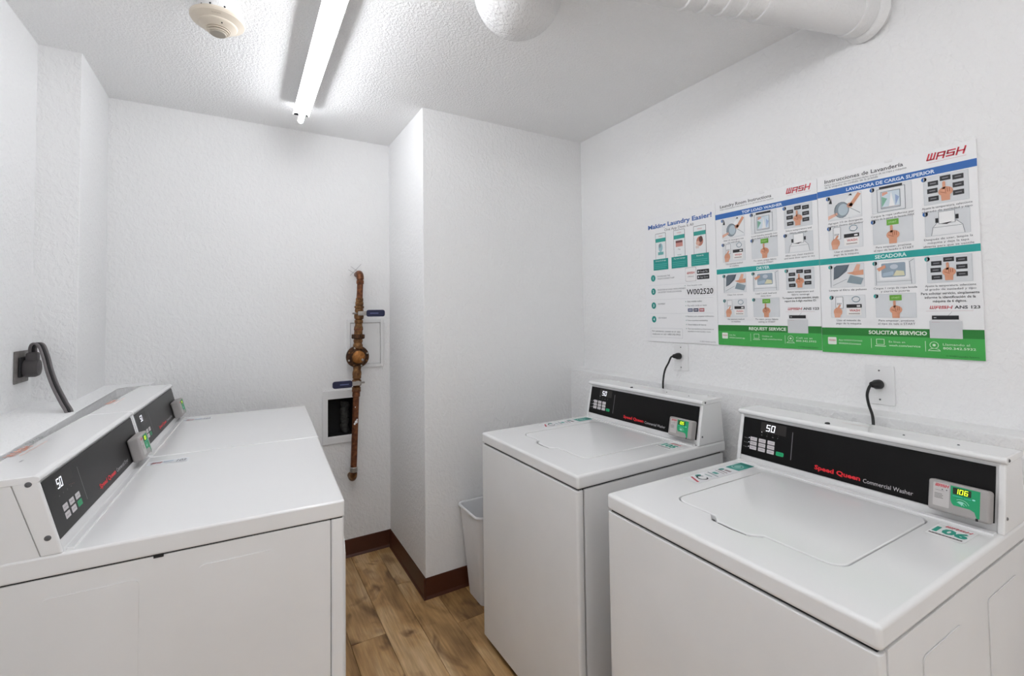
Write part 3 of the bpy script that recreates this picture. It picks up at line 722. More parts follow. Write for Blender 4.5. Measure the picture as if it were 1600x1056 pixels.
def instr_sign(y0, wd, zt, h, lang, label):
    t = board('instruction_sign', y0, wd, zt, h, label); s = Sheet(t, wd, h); X, Y = s.X, s.Y
    es = lang == 'es'
    G = lambda a, b: a if es else b
    p = Print(); p.text(G('Instrucciones de Lavandería', 'Laundry Room Instructions'), X(.06), Y(.048), TXT, h=.0125, wd=X(.54), bold=.012); s.put('title_text', p)
    p = Print()
    for i, ln in enumerate(G(('Utilice las instrucciones recomendadas acerca de su ropa y máquina', 'de la etiqueta de cuidado de la prenda'), ('Follow recommended instructions for your garment and this machine',))):
        p.text(ln, X(.06), Y(.064+i*.014), '#77777c', wd=X((.56, .38)[i]))
    s.put('note_text', p)
    p = Print(); p.wash(X(.735), Y(.052), .019, '#cf2038', wd=X(.205)); p.rect(X(.745), Y(.0645), X(.95), Y(.063), '#d9a3a8'); s.put('logo', p, 'red word mark')
    p = Print(); p.rect(X(0), Y(.088), X(1), Y(.124), BLUE); p.text(G('LAVADORA DE CARGA SUPERIOR', 'TOP LOAD WASHER'), X(.5), Y(.115), '#dfe9f5', h=.0105, wd=X(G(.56, .4)), al='c', bold=.03); s.put('header_band', p, 'blue band with white lettering')
    p = Print(); p.rect(X(0), Y(.474), X(1), Y(.508), DTEAL); p.text(G('SECADORA', 'DRYER'), X(.5), Y(.5), '#d8f0ee', h=.0115, wd=X(G(.2, .13)), al='c', bold=.03); s.put('header_band', p, 'teal band with white lettering')
    cols = ((.08, .325), (.395, .645), (.715, .955))
    capW = G({(0, 0): ('Agregue 1/2 de detergente', 'y cargue dentro del tambor'), (1, 0): ('Cargue la ropa uniforme por', 'dentro de la pared de llenado MÁX'), (2, 0): ('Ajuste la temperatura, seleccione', 'el grado de suciedad y tipo'),
              (0, 1): ('Usar el método de', 'pago de la máquina'), (1, 1): ('Para empezar, presione', 'el tipo de lavado o START'), (2, 1): ('Después de usar, limpie la', 'máquina y deje la tapa', 'abierta para que se ventile')},
             {(0, 0): ('Add 1/2 detergent into', 'the wash drum'), (1, 0): ('Load laundry loosely into', 'drum below MAX fill level'), (2, 0): ('Select temperature and', 'fabric settings'),
              (0, 1): ('Use payment method', 'on machine'), (1, 1): ('To start, press fabric', 'setting or START'), (2, 1): ('After use, clean machine', 'and leave door open to dry')})
    capD = G({(0, 0): ('Limpie el filtro de pelusas',), (1, 0): ('Cargue 1 carga de ropa lavada', 'y cierre la puerta'), (2, 0): ('Ajuste la temperatura, seleccione', 'el grado de suciedad y tipo'), (0, 1): ('Usar el método de', 'pago de la máquina'), (1, 1): ('Para empezar, presione', 'el tipo de tela o START')},
             {(0, 0): ('Clean lint screen',), (1, 0): ('Load 1 wash load and', 'close door'), (2, 0): ('Select temperature and', 'fabric settings'), (0, 1): ('Use payment method', 'on machine'), (1, 1): ('To start, press fabric', 'setting or START')})
    def cell(c, r, kind, n, ytop, hh, cap, colr):
        a0, a1 = cols[c]
        p = Print(); picto(p, kind, X(a0), Y(ytop), X(a1-a0), hh*h); s.put('pictogram', p)
        p = Print(); p.ell(X(a0)+.001, Y(ytop)-.006, .0066, .0072, colr); p.text(str(n), X(a0)+.001, Y(ytop)-.0092, '#e6eef6', h=.0066, al='c'); s.put('step_number', p)
        p = Print()
        for i, ln in enumerate(cap): p.text(ln, X((a0+a1)/2), Y(ytop+hh+.020+i*.0165), '#4c4c52', wd=min(X(.27), .0042*len(ln)), h=.0062, al='c')
        s.put('caption_text', p)
    for c, k_ in enumerate(('soap', 'load', 'keys')): cell(c, 0, k_, c+1, .130, .135, capW[(c, 0)], BLUE)
    for c, k_ in enumerate(('pay', 'start', 'open')): cell(c, 1, k_, c+4, .299, .128 if c < 2 else .118, capW[(c, 1)], BLUE)
    for c, k_ in enumerate(('lint', 'drum', 'keys')): cell(c, 0, k_, c+1, .516, .124, capD[(c, 0)], DTEAL)
    for c, k_ in enumerate(('pay', 'start')): cell(c, 1, k_, c+4, .686, .12, capD[(c, 1)], DTEAL)
    p = Print()
    for i, ln in enumerate(G(('Para solicitar servicio, simplemente', 'informe la identificación de la', 'máquina de 6 dígitos.'), ('To request a service attendant, simply', 'report the 6-digit machine ID:'))):
        p.text(ln, X(.83), Y(.697+i*.0185), '#2c2c30', wd=X((.31, .27, .18)[i]), h=.0072, al='c', bold=.01)
    p.wash(X(.72), Y(.765), .0085, '#cf2038', wd=X(.12)); p.text('ANS 123', X(.855), Y(.765), '#1e1e22', h=.0085, wd=X(.13), bold=.02)
    p.rect(X(.70), Y(.776), X(.95), Y(.775), '#c89aa0'); p.line([(X(.84), Y(.78)), (X(.82), Y(.797))], .0006, '#808086')
    s.put('service_text', p)
    p = Print(); p.rect(X(0), Y(.862), X(1), Y(.903), DGRN); p.text(G('SOLICITAR SERVICIO', 'REQUEST SERVICE'), X(.52), Y(.892), '#e6efe2', h=.0115, wd=X(.36), al='c', bold=.03); s.put('header_band', p, 'dark green band with white lettering')
    p = Print(); p.rect(X(0), Y(.903), X(1), Y(1), LGRN)
    p.rect(X(.045), Y(.955), X(.11), Y(.915), '#e9eee6', 1, .003); p.text('WASH', X(.0775), Y(.936), '#c04a55', wd=X(.05), al='c', bold=.02, l=2)
    W_ = '#d7ead3'
    for i, ln in enumerate(G(('App WASH-Connect', 'WASH-Connect'), ('Use the', 'WASH-Connect app'))): p.text(ln, X(.125), Y(.934+i*.018), W_, h=.0062, wd=X((.17, .16)[i]) if es else X((.07, .17)[i]), bold=.01*i)
    p.rect(X(.354), Y(.965), X(.357), Y(.915), W_, 1); p.frame(X(.39), Y(.945), X(.44), Y(.918), .0016, W_, 1); p.rect(X(.38), Y(.955), X(.45), Y(.951), W_, 1)
    for i, ln in enumerate(G(('En línea en', 'wash.com/service'), ('Online at', 'wash.com/service'))): p.text(ln, X(.47), Y(.934+i*.018), W_, h=.0062, wd=X((.10, .19)[i]), bold=.01*i)
    p.rect(X(.687), Y(.97), X(.690), Y(.92), W_, 1); p.arc(X(.737), Y(.938), .010, .010, 0, 360, .0016, W_, 1); p.ell(X(.737), Y(.938), .004, .004, W_, 1, 8); p.arc(X(.737), Y(.968), .014, .009, 10, 170, .0016, W_, 1); p.rect(X(.703), Y(.966), X(.771), Y(.963), W_, 1)
    for i, ln in enumerate(G(('Llamando al', '800.342.5932'), ('Call us at', '800.342.5932'))): p.text(ln, X(.785), Y(.938+i*.018), W_, h=.0066, wd=X((.14, .17)[i]), bold=.015*i)
    p.text('© WASH Laundry Systems', X(.97), Y(.99), '#1f5a28', wd=X(.17), al='r', l=2)
    s.put('service_footer', p, 'green footer with contact icons')
    p = Print(4); p.rect(X(.716), Y(.905), X(.892), Y(.822), '#d3d5d7', 0, .001); p.poly([(X(.716), Y(.824)), (X(.735), Y(.812)), (X(.873), Y(.812)), (X(.892), Y(.824))], '#e3e4e6', 1)
    p.rect(X(.732), Y(.816), X(.876), Y(.797), '#1b1b1f', 2); p.rect(X(.742), Y(.809), X(.757), Y(.805), '#b8b8bc', 3); p.rect(X(.73), Y(.8285), X(.775), Y(.8275), '#c9999f', 2)
    s.put('washer_picture', p, 'printed washer with black control panel')
    bx('mounting_tab', PLAST, t, -.0085, -.0066, -X(.535), -X(.485), h-.008, h-.001, .0008, 1)
    return t
instr_sign(1.281, .416, 1.8645, .622, 'en', 'blue and green laundry instruction sign in English, middle of the three signs')
instr_sign(.864, .42, 1.868, .63, 'es', 'blue and green laundry instruction sign in Spanish, largest and nearest of the three')
# --- app poster
t = board('app_poster', 1.692, .41, 1.863, .622, 'white laundry app poster with three phones, farthest of the three signs')
s = Sheet(t, .41, .622); X, Y = s.X, s.Y
p = Print(); p.text('Making Laundry Easier!', X(.06), Y(.088), '#3d68ad', h=.0205, wd=X(.9), bold=.03); s.put('title_text', p)
p = Print(); p.text('One App Does It All', X(.52), Y(.125), '#6a6468', h=.0125, wd=X(.41), al='c'); s.put('subtitle_text', p)
for i, (a0, a1) in enumerate(((.17, .33), (.445, .605), (.722, .884))):
    p = Print()
    p.rect(X(a0), Y(.36), X(a1), Y(.134), '#5a4a52', 0, .004); p.rect(X(a0)+.0016, Y(.36), X(a1)-.0016, Y(.137), '#eef0f1', 1, .003)
    p.rect(X(a0)+.0016, Y(.205), X(a1)-.0016, Y(.175), '#2a9d92', 2); p.text('WASH', X((a0+a1)/2), Y(.163), '#cc7777', wd=X(.06), al='c', l=2)
    c = X((a0+a1)/2)
    if i == 0: p.ell(c, Y(.25), .013, .022, '#9fc6cd', 2); p.ell(c-.004, Y(.235), .008, .010, '#8fa0aa', 3); p.rect(c-.016, Y(.308), c+.018, Y(.285), '#6fb4b2', 3)
    elif i == 1: p.rect(c-.02, Y(.265), c+.02, Y(.22), '#c98b82', 2); p.rect(c-.02, Y(.235), c+.018, Y(.218), '#6f3f40', 3); p.text('Pay', c, Y(.29), '#55555a', wd=.012, al='c', l=2); p.text('MORE', c, Y(.333), '#46766f', wd=.022, al='c', l=2)
    else: p.ell(c, Y(.25), .018, .022, '#b87a68', 2); p.ell(c+.006, Y(.235), .010, .014, '#5f3a34', 3); p.ell(c-.010, Y(.262), .010, .010, '#d9b09c', 3); p.rect(c-.022, Y(.3), c-.004, Y(.28), '#d8c9c4', 3)
    s.put('phone_picture', p, 'printed phone with teal caption box')
    p = Print(3); p.rect(X(a0-.036), Y(.428), X(a1+.03), Y(.34), '#16938a', 0); p.text(('Download app', 'Pay and manage', 'Rewards')[i], c, Y(.359), '#dff0ee', h=.0056, wd=X(.16 if i < 2 else .09), al='c', bold=.01)
    for j in range(3): p.rect(X(a0-.022), Y(.385+j*.014), X(a1+.012-.02*(j == 2)), Y(.380+j*.014), '#4fb0a8', 1)
    s.put('phone_caption', p)
rows = ((.49, ('DOWNLOAD THE', 'WASH-CONNECT APP')), (.598, ('REGISTER & LOAD WITH MONEY', 'OR ENTER YOUR LOCATION')), (.711, ('PAYMENT',)), (.822, ('GO WASH!',)))
for i, (b, ls) in enumerate(rows):
    p = Print(); p.ell(X(.122), Y(b), .0145, .0165, '#1c8f86'); p.text(str(i+1), X(.122), Y(b)-.0065, '#e6f2f0', h=.013, al='c', bold=.02); s.put('step_number', p)
    p = Print()
    for j, ln in enumerate(ls): p.text(ln, X(.19), Y(b-.006+j*.02), '#77777c', h=.0068, wd=X(.0158*len(ln)))
    s.put('step_text', p)
for b in (.548, .664, .775):
    p = Print(); p.rect(X(.05), Y(b+.001), X(.95), Y(b), '#c4c6c9'); s.put('rule_line', p)
p = Print(); p.rect(X(.6), Y(.538), X(.745), Y(.434), '#8b7f82', 0, .006); p.rect(X(.6)+.001, Y(.538)+.001, X(.745)-.001, Y(.434)-.001, '#f3f1f1', 1, .006); p.wash(X(.622), Y(.482), .009, '#cf4038', wd=X(.1), l=2); p.text('connect', X(.672), Y(.506), '#88888c', wd=X(.08), al='c', l=2)
s.put('app_icon', p)
for b, nm in ((.457, 'Google Play'), (.498, 'App Store')):
    p = Print(); p.rect(X(.756), Y(b+.031), X(.91), Y(b), '#17171b', 0, .002); p.ell(X(.776), Y(b+.0155), .0035, .0045, '#dcdcdf', 1, 8); p.text(nm, X(.795), Y(b+.021), '#cfcfd3', h=.0075, wd=X(.1)); s.put('store_badge', p)
p = Print(); p.text('Your location code:', X(.62), Y(.573), '#6b6b70', h=.0062, wd=X(.2)); p.ell(X(.592), Y(.568), .002, .002, '#1c8f86', 1, 6)
p.frame(X(.6), Y(.648), X(.96), Y(.588), .0006, '#cfd1d4', 0); s.put('code_box', p)
p = Print(2); p.text('W002520', X(.615), Y(.637), '#17171a', h=.025, wd=X(.34), bold=.012, shear=.06); s.put('handwritten_code', p, 'black handwritten code')
p = Print()
for j, ln in enumerate(('Easy mobile wallet', 'Pay with credit or debit')): p.text(ln, X(.62), Y(.693+j*.031), '#6b6b70', h=.0066, wd=X(.19+.06*j)); p.ell(X(.597), Y(.688+j*.031), .002, .002, '#1c8f86', 1, 6)
for j, cc in enumerate(('#4a5a7c', '#2f3350', '#b0585c')): p.rect(X(.622+j*.075), Y(.765), X(.688+j*.075), Y(.74), cc, 0, .001); p.rect(X(.632+j*.075), Y(.756), X(.678+j*.075), Y(.749), '#d6d2d6', 1)
s.put('payment_text', p)
p = Print()
for j, ln in enumerate(('Receive cycle complete notifications', 'View machine availability', 'Check balance & history', 'Turn any machine on from home or', 'anywhere in the laundry room')): p.text(ln, X(.615), Y(.803+j*.031-(.012 if j == 4 else 0)), '#66666b', h=.0062, wd=X(min(.34, .0105*len(ln)))); (j < 4) and p.ell(X(.597), Y(.798+j*.031), .002, .002, '#1c8f86', 1, 6)
s.put('step_text', p)
p = Print(); p.frame(X(.066), Y(.965), X(.54), Y(.893), .0008, '#b8babd'); p.text('For assistance, contact us or visit', X(.09), Y(.922), '#4e4e53', h=.0075, wd=X(.42)); p.text('wash.com or call 1-800-342-5932', X(.09), Y(.945), '#4e4e53', h=.0075, wd=X(.42)); s.put('contact_box', p)
p = Print(); p.text('© 2020 WASH Laundry', X(.97), Y(.985), '#8e8e92', h=.005, wd=X(.2), al='r'); s.put('fine_print', p)

# ================================================================== OUTLETS AND CORDS
def white_outlet(yc, zc, label):
    t = empty('wall_outlet', (XR, yc, zc)); tag(t, label, 'outlet', 'white outlets on the right wall')
    bx('cover_plate', PLAST, t, -.006, 0, -.0405, .0405, -.063, .063, .0022, 2)
    bm = bmesh.new(); lathe(bm, [(0, 0), (.019, 0), (.019, .0015), (.017, .0025), (0, .0025)], 20, axis_mat((-.006, 0, 0), (-1, 0, 0)))
    fin(bm, 'receptacle', PLAST, t, 40)
    for z in (-.047, .047): screw(t, (-.006, 0, z), (-1, 0, 0), .0028)
    return t
white_outlet(1.484, 1.1725, 'white wall outlet below the app poster, behind the farther washer')
white_outlet(.697, 1.140, 'white wall outlet above the nearer washer, below the Spanish sign')
def black_cord(yc, zc, path, label):
    t = empty('power_cord', (XR-.008, yc, zc)); tag(t, label, 'power cord', 'black washer cords')
    bm = bmesh.new()
    lathe(bm, [(0, 0), (.013, 0), (.0155, .004), (.015, .018), (.011, .026), (.0095, .036), (.006, .040), (0, .040)], 16, axis_mat((-.001, 0, 0), (-1, .25, .03)))
    fin(bm, 'plug', CORD, t, 50)
    bm = bmesh.new(); tube(bm, smooth_path(path), .0042, 8); fin(bm, 'cable', CORD, t, 60)
    return t
black_cord(1.486, 1.178, [(-.034, .009, .001), (-.048, .014, -.004), (-.060, .019, -.03), (-.088, .016, -.06), (-.112, .006, -.10), (-.122, .0, -.135), (-.124, -.004, -.19)], 'black power cord plugged in behind the farther washer')
black_cord(.694, 1.143, [(-.034, .009, .001), (-.046, .012, -.006), (-.058, .014, -.03), (-.085, .0, -.055), (-.112, -.02, -.085), (-.128, -.028, -.12), (-.13, -.03, -.18)], 'black power cord plugged in behind the nearer washer')
# left: heavy range-type plug
t = empty('wall_outlet', (XL, 2.294, 1.224)); tag(t, 'grey metal outlet plate on the left wall above the dryers', 'outlet')
bx('cover_plate', PLATE, t, 0, .004, -.062, .062, -.056, .056, .003, 2)
bx('receptacle', DARK, t, .004, .010, -.036, .036, -.036, .034, .004, 2)
t = empty('power_cord', (XL+.010, 2.294, 1.224)); tag(t, 'thick grey dryer cord drooping from the left wall plug', 'power cord')
bm = bmesh.new()
lathe(bm, [(0, 0), (.030, 0), (.033, .006), (.033, .028), (.028, .038), (.012, .042), (0, .042)], 20, axis_mat((0, .004, -.006), (1, 0, 0)))
box(bm, .004, .036, -.014, .022, .012, .05, .008, 2)
fin(bm, 'plug', PLUGG, t, 40)
cpath = [(.020, .004, .046), (.021, .0, .066), (.030, -.01, .080), (.048, -.022, .074), (.068, -.05, .035), (.088, -.085, -.015), (.115, -.13, -.065), (.15, -.185, -.115), (.172, -.215, -.15), (.178, -.225, -.22)]
for k_, dxy in enumerate(((-.0075, -.004), (0, 0), (.0075, .004))):
    bm = bmesh.new(); tube(bm, smooth_path([(a+dxy[0]*.75, b+dxy[1]*1.6, c) for a, b, c in cpath]), .0044, 8); fin(bm, 'cable_strand', CORD if k_ == 1 else CORDG, t, 60)  # outer strands lighter grey, imitating highlight stripes along the cord

# ================================================================== WATER PIPE on the back wall
t = empty('water_pipe', (.575, YB-.08, .45)); tag(t, 'copper water pipe with two blue-handled valves on the back wall', 'pipe')
YP = YB-.08
ptop, pbot = Vector((.597, YP, 1.62)), Vector((.556, YP, .50))
def ax(z): k_ = (z-pbot.z)/(ptop.z-pbot.z); return pbot.lerp(ptop, k_)
org = t.location.copy()
def onaxis(name, prof, m, parent=t, n=18, smooth=40):
    """lathe about the leaning pipe; prof in (radius, world z)"""
    z0 = prof[0][1]; d = (ptop-pbot).normalized(); bm = bmesh.new()
    lathe(bm, [(r, (z-z0)/d.z) for r, z in prof], n, axis_mat(ax(z0)-org, d)); return fin(bm, name, m, parent, smooth)
RP = .0172
onaxis('pipe', [(RP, .50), (RP, .99)], COPPER); onaxis('pipe', [(RP, 1.47), (RP, 1.60)], COPPER)
for zc, zz, nm in ((1.60, 1, 'top'), (.50, -1, 'bottom')):   # elbows into the wall
    a = ax(zc)-org; pts = []
    for i in range(9):
        th = R(90*i/8); pts.append(a+Vector((0, .034*(1-math.cos(th)), zz*.034*math.sin(th))))
    pts.append(Vector((a.x, YB+.01-org.y, pts[-1].z)))
    bm = bmesh.new(); tube(bm, pts, [.0205]*9+[.0175], 16, 1, (1, 0, 0)); fin(bm, 'elbow', COPPER if zz > 0 else BRASS, t, 60)
onaxis('coupling', [(RP, 1.572), (.0205, 1.574), (.0205, 1.592), (RP, 1.594)], COPPER)
onaxis('coupling', [(RP, .505), (.0215, .507), (.0215, .530), (RP, .534)], CHROME)
onaxis('union', [(RP, 1.492), (.0205, 1.489), (.0205, 1.474), (.018, 1.472), (.0225, 1.468), (.0225, 1.452), (.02, 1.448), (.0265, 1.444), (.0265, 1.434), (.021, 1.430)], BRASS)
def valve(z0, z1, hs, hz):
    v = onaxis('ball_valve', [(.021, z1), (.0235, z1-.004), (.0235, z1-.018), (.018, z1-.022), (.0255, (z0+z1)/2+.014), (.0265, (z0+z1)/2), (.0255, (z0+z1)/2-.014), (.018, z0+.022), (.0235, z0+.018), (.0235, z0+.004), (.02, z0)], BRASS)
    c = ax(hz)-org
    bm = bmesh.new(); lathe(bm, [(.012, 0), (.014, .004), (.014, .03), (.009, .034), (.009, .046), (0, .046)], 6, axis_mat(c, (0, -1, 0))); fin(bm, 'stem_nut', CHROME, v, 30)
    bm = bmesh.new(); lathe(bm, [(0, 0), (.005, 0), (.005, .022), (0, .022)], 10, axis_mat(c+Vector((-hs*.018, -.02, 0)), (-hs, 0, 0))); fin(bm, 'stop_pin', CHROME, v, 30)
    bm = bmesh.new(); box(bm, *sorted((c.x-hs*.014, c.x+hs*.05)), c.y-.042, c.y-.039, c.z-.012, c.z+.012, .001, 1); fin(bm, 'lever', CHROME, v, 30)
    pr = rrect(0, .105, -.0195, .0195, .012, 4); bm = bmesh.new()
    prism(bm, [(c.x+hs*(.032+a_), c.z-.0*a_+b_) for a_, b_ in pr], 'y', c.y-.047, c.y-.034, .003, 2)
    g = fin(bm, 'lever_grip', BLUEH, v, 40); g['label'] = 'blue lever grip'
    p = Print(); p.rect(-.024, -.003, .024, .003, '#5d6690', 0); p.make('grip_lettering', v, (c.x+hs*.075, c.y-.047, c.z), (1, 0, 0), (0, 0, 1), (0, -1, 0))
    return v
valve(1.345, 1.43, 1, 1.403)
onaxis('nipple', [(.020, 1.35), (.0205, 1.33), (.024, 1.326), (.024, 1.312), (.0225, 1.308), (.0235, 1.28)], BRASS)
onaxis('ring', [(.0242, 1.318), (.0252, 1.316), (.0252, 1.308), (.0242, 1.306)], COPPER)
onaxis('union_nut', [(.022, 1.284), (.036, 1.282), (.037, 1.278), (.037, 1.262), (.034, 1.258), (.024, 1.256)], BRONZE, n=8, smooth=20)
onaxis('valve_neck', [(.022, 1.26), (.026, 1.245), (.022, 1.232), (.027, 1.222), (.027, 1.205), (.022, 1.2)], BRASS)
# pressure regulator bonnet, bolted disc facing the room
c = ax(1.155)-org
bm = bmesh.new()
lathe(bm, [(0, -.03), (.035, -.03), (.052, -.018), (.063, -.008), (.063, .008), (.060, .012), (.046, .014), (.044, .02), (.036, .032), (.022, .040), (.012, .042), (0, .042)], 32, axis_mat(c, (0, -1, 0)))
reg = fin(bm, 'pressure_regulator', BRONZE, t, 40)
bm = bmesh.new(); lathe(bm, [(.045, .0135), (.0435, .0205), (.0355, .0325), (.0215, .0408), (.011, .0428), (0, .043)], 28, axis_mat(c, (0, -1, 0))); fin(bm, 'bonnet', copper('bonnet_brass', '#6a4018', '#95602c', '#b57c40', .4), reg, 60)
for i in range(8):
    a_ = R(45*i+20); pc = c+Vector((.0535*math.cos(a_), -.011, .0535*math.sin(a_)))
    bm = bmesh.new(); lathe(bm, [(.0058, 0), (.0058, .006), (.004, .008), (0, .008)], 6, axis_mat(pc, (0, -1, 0))); fin(bm, 'bolt', BRASS if i % 2 else CHROME, reg, 20)
bm = bmesh.new(); lathe(bm, [(.0075, 0), (.0075, .012), (.005, .016), (0, .016)], 10, axis_mat(c+Vector((.017, -.034, -.014)), (0.2, -1, -.2))); fin(bm, 'adjusting_screw', CHROME, reg, 30)
onaxis('valve_neck', [(.021, 1.102), (.0225, 1.095), (.0205, 1.08), (.0245, 1.066), (.0245, 1.05), (.021, 1.046)], BRASS)
valve(.963, 1.05, -1, 1.008)
onaxis('coupling', [(.022, .970), (.0245, .966), (.0245, .958), (.021, .954), (.0215, .93), (RP, .926)], COPPER)
for dz_, rr_, dx_ in ((.788, .009, .002), (.778, .006, -.006), (.80, .005, .006), (.872, .003, -.006)):
    bm = bmesh.new(); lathe(bm, [(0, -.5*rr_), (.7*rr_, -.2*rr_), (rr_, .0), (.6*rr_, .3*rr_), (0, .4*rr_)], 9, axis_mat(ax(dz_)-org+Vector((dx_, -RP, 0)), (.2, -1, .1))); fin(bm, 'paint_drip', PLAST, t, 60)
# patched plaster around the upper elbow: scored cross
p = Print(2); a = '#9a989b'
p.line([(-.045, .0), (.0, -.03)], .0016, a); p.line([(-.03, .018), (.012, -.012)], .0016, a); p.line([(-.035, -.035), (.028, .035)], .0016, a)
p.rect(-.035, -.04, .03, .04, '#f1f1f1', -1, .006)
o = p.make('plaster_patch', None, (ax(1.60).x-.005, YB, 1.662), (1, 0, 0), (0, 0, 1), (0, -1, 0), .0006); tag(o, 'small white plaster patch with scratched cross above the copper elbow', 'wall patch')

# ================================================================== WALL BOXES
t = empty('access_panel', (.642, YB, 1.083)); tag(t, 'plain white plastic access panel behind the copper pipe', 'access panel')
bm = bmesh.new()
for x0, x1, z0, z1 in ((-.107, -.088, 0, .284), (.088, .107, 0, .284), (-.088, .088, 0, .019), (-.088, .088, .265, .284)): box(bm, x0, x1, -.011, 0, z0, z1, .0015, 1)
fin(bm, 'frame', PLAST, t, 40)
bx('door', PLAST, t, -.0855, .0855, -.008, -.001, .0215, .2625, .0015, 2)
bx('latch', PLAST, t, .070, .080, -.0105, -.0078, .20, .232, .0006, 1)
t = empty('recessed_box', (.504, YB, .66)); tag(t, 'open recessed wall box with a white frame and dark inside', 'wall box')
bm = bmesh.new()
OX0, OX1, OZ0, OZ1 = .402, .612, .66, .962
for x0, x1, z0, z1 in ((OX0, HX0+.003, OZ0, OZ1), (HX1-.003, OX1, OZ0, OZ1), (HX0, HX1, OZ0, HZ0+.003), (HX0, HX1, HZ1-.003, OZ1)):
    box(bm, x0-.504, x1-.504, -.012, 0, z0-.66, z1-.66, .002, 1)
fin(bm, 'frame', PLAST, t, 40)
bm = bmesh.new(); e = .001
for x0, x1, y0, y1, z0, z1 in ((HX0, HX1, .085, .088, HZ0, HZ1), (HX0, HX0+.003, 0, .085, HZ0, HZ1), (HX1-.003, HX1, 0, .085, HZ0, HZ1), (HX0, HX1, 0, .085, HZ0, HZ0+.003), (HX0, HX1, 0, .085, HZ1-.003, HZ1)):
    box(bm, x0-.504, x1-.504, y0, y1, z0-.66, z1-.66)
fin(bm, 'box_liner', mat('box_inside', '#0c0c0d', .8, var=.3, scale=60, bump=.4, bscale=80), t, 0)
bm = bmesh.new(); random.seed(3)
pts = [(.030+.004*math.sin(i*1.3), .058, .045+i*.0095) for i in range(20)]
tube(bm, pts, [.020+.006*random.random() for _ in pts], 11); fin(bm, 'mottled_fitting', mat('mottled_grey', '#3a3a38', .8, var=.6, scale=70, bump=.8, bscale=120), t, 50)  # rough, mottled dark grey fitting inside the box

# ================================================================== CEILING THINGS
t = empty('smoke_detector', (-.069, 1.795, ZC)); tag(t, 'round beige smoke detector on a white ceiling mount', 'smoke detector')
bm = bmesh.new(); lathe(bm, [(.058, 0), (.058, -.044), (.052, -.05), (0, -.05)], 32); fin(bm, 'mount', PAINT, t, 40)
bm = bmesh.new(); lathe(bm, [(.050, -.049), (.076, -.050), (.080, -.053), (.080, -.059), (.077, -.064), (.057, -.074), (.0565, -.077), (.055, -.078), (.053, -.081), (.037, -.089), (.036, -.0905), (.0, -.0905)], 40)
body = fin(bm, 'housing', BEIGE, t, 30)
for k_, (r0, z) in enumerate(((.034, -.0945), (.029, -.0995))):
    bm = bmesh.new(); lathe(bm, [(r0-.004, z+.006), (r0-.003, z+.0015), (r0-.006, z)], 28); bm.free()
    bm = bmesh.new(); lathe(bm, [(r0-.007, z+.0075), (r0-.007, z+.002), (r0, z+.002), (r0+.0005, z), (r0-.001, z-.001), (0, z-.001)], 28); fin(bm, 'vent_ring', BEIGE, body, 30)
bm = bmesh.new(); lathe(bm, [(.0255, -.088), (.0255, -.0975), (0, -.0975)], 24); fin(bm, 'vent_gap', DARK, body, 30)
bm = bmesh.new(); lathe(bm, [(.024, -.0985), (.024, -.1035), (.022, -.105), (0, -.105)], 24); fin(bm, 'cap', mat('greige_cap', '#b5ada0', .5, var=.05), body, 30)
bm = bmesh.new(); lathe(bm, [(.0022, 0), (.0022, .002), (0, .002)], 8, axis_mat((.012, -.044, -.0845), (.2, -.45, -1))); fin(bm, 'indicator', DARK, body, 30)
p = Print(); p.text('SMOKE', -.012, 0, '#b3a898', h=.0045, wd=.026); p.make('embossed_lettering', body, (-.004, -.069, -.0672), (1, -.1, 0), (0, .89, -.445), (0, -.445, -.89), .0006)
for a_ in (-70, -110, -140):
    bm = bmesh.new(); lathe(bm, [(.003, 0), (.003, .001), (0, .001)], 8, axis_mat((.058*math.cos(R(a_)), .058*math.sin(R(a_)), -.036), (math.cos(R(a_)), math.sin(R(a_)), 0))); fin(bm, 'knockout', DARK, t, 30)

DX, DY, DR = .773, 1.246, .145
t = empty('ceiling_dome', (DX, DY, ZC)); tag(t, 'white textured half-round dome fixed to the ceiling', 'ceiling dome')
bm = bmesh.new(); lathe(bm, [(DR*math.cos(R(a_)), -DR*math.sin(R(a_))) for a_ in range(0, 90, 6)]+[(0, -DR)], 48); fin(bm, 'shell', DOMEM, t, 180)
bm = bmesh.new(); lathe(bm, [(DR+.006, 0), (DR+.006, -.006), (DR-.004, -.009)], 48); fin(bm, 'rim', PAINT, t, 40)

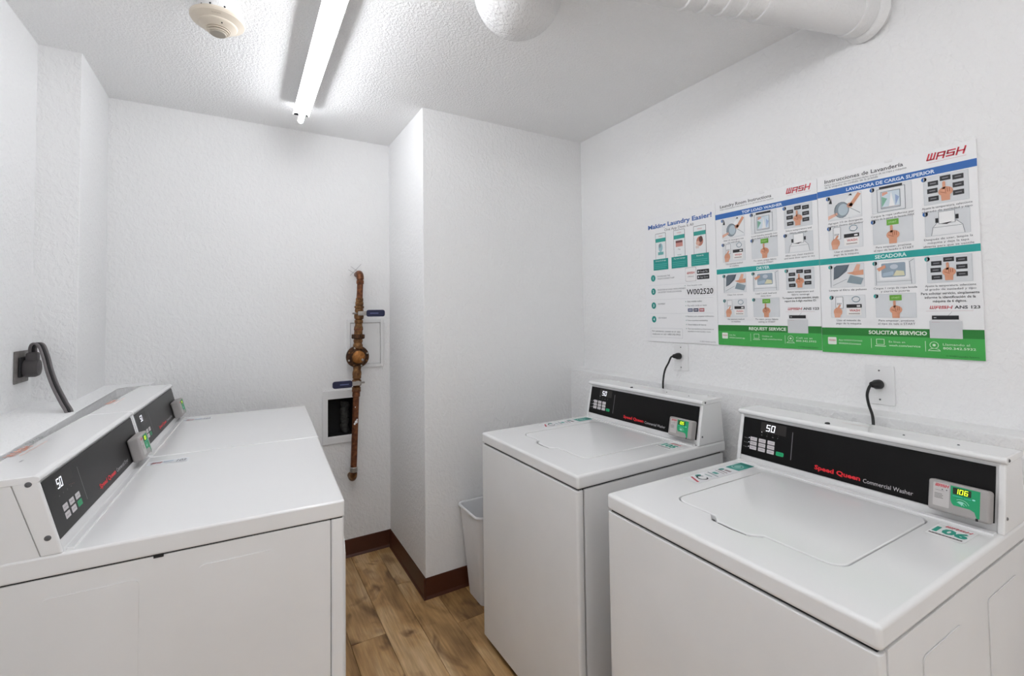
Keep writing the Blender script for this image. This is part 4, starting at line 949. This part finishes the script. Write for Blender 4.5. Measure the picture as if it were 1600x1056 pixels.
# painted drain pipe crossing to the right wall
pw = Vector((XR+.02, .683, 2.36)); pd = Vector((-.589, .176, 0)).normalized(); L_ = 1.25
t = empty('ceiling_pipe', pw+pd*.03); tag(t, 'thick white painted pipe running under the ceiling into the right wall', 'pipe')
org = t.location.copy()
def onpipe(name, prof, n=28, m=PAINT):
    bm = bmesh.new(); lathe(bm, prof, n, axis_mat(pw-org, pd)); return fin(bm, name, m, t, 40)
onpipe('pipe', [(.061, 0), (.061, L_)])
onpipe('wall_flange', [(.061, .028), (.078, .03), (.080, .034), (.074, .048), (.068, .056), (.061, .058)])
onpipe('hub', [(.0612, .055), (.0655, .06), (.0665, .10), (.0655, .108), (.0612, .110)])
onpipe('coupling', [(.0612, .36), (.066, .362), (.067, .37), (.067, .41), (.0645, .413), (.0645, .43), (.067, .433), (.067, .455), (.066, .46), (.0612, .462)])
for s0 in (.515, .575, .64, .70):
    onpipe('pipe_band', [(.0612, s0), (.0655, s0+.003), (.0665, s0+.010), (.0655, s0+.017), (.0612, s0+.02)])
e0 = pw+pd*L_-org; pts = []
for i in range(8):
    th = R(90*i/7); pts.append(e0+pd*.09*math.sin(th)+Vector((0, 0, .09*(1-math.cos(th)))))
bm = bmesh.new(); tube(bm, pts, .066, 24); fin(bm, 'elbow', PAINT, t, 60)

# ================================================================== WASTE BIN
t = empty('waste_bin', (1.13, 2.075, 0)); tag(t, 'white plastic waste bin between the washer and the wall column', 'waste bin')
def ring(bm, hx, hy, r, z): return [bm.verts.new((a_, b_, z)) for a_, b_ in rrect(-hx, hx, -hy, hy, r, 5)]
bm = bmesh.new()
secs = [(.128, .072, .02, .0), (.138, .078, .024, .004), (.172, .113, .030, .425), (.179, .1185, .032, .427), (.181, .1195, .033, .432), (.179, .118, .032, .437), (.172, .112, .029, .437), (.167, .108, .028, .43), (.134, .074, .022, .012)]
RG = [ring(bm, *q_) for q_ in secs]; n = len(RG[0])
for A, B in zip(RG, RG[1:]):
    for i in range(n): bm.faces.new((A[i], A[(i+1) % n], B[(i+1) % n], B[i]))
bm.faces.new(RG[0][::-1]); bm.faces.new(RG[-1])
fin(bm, 'bin_body', BINP, t, 40)
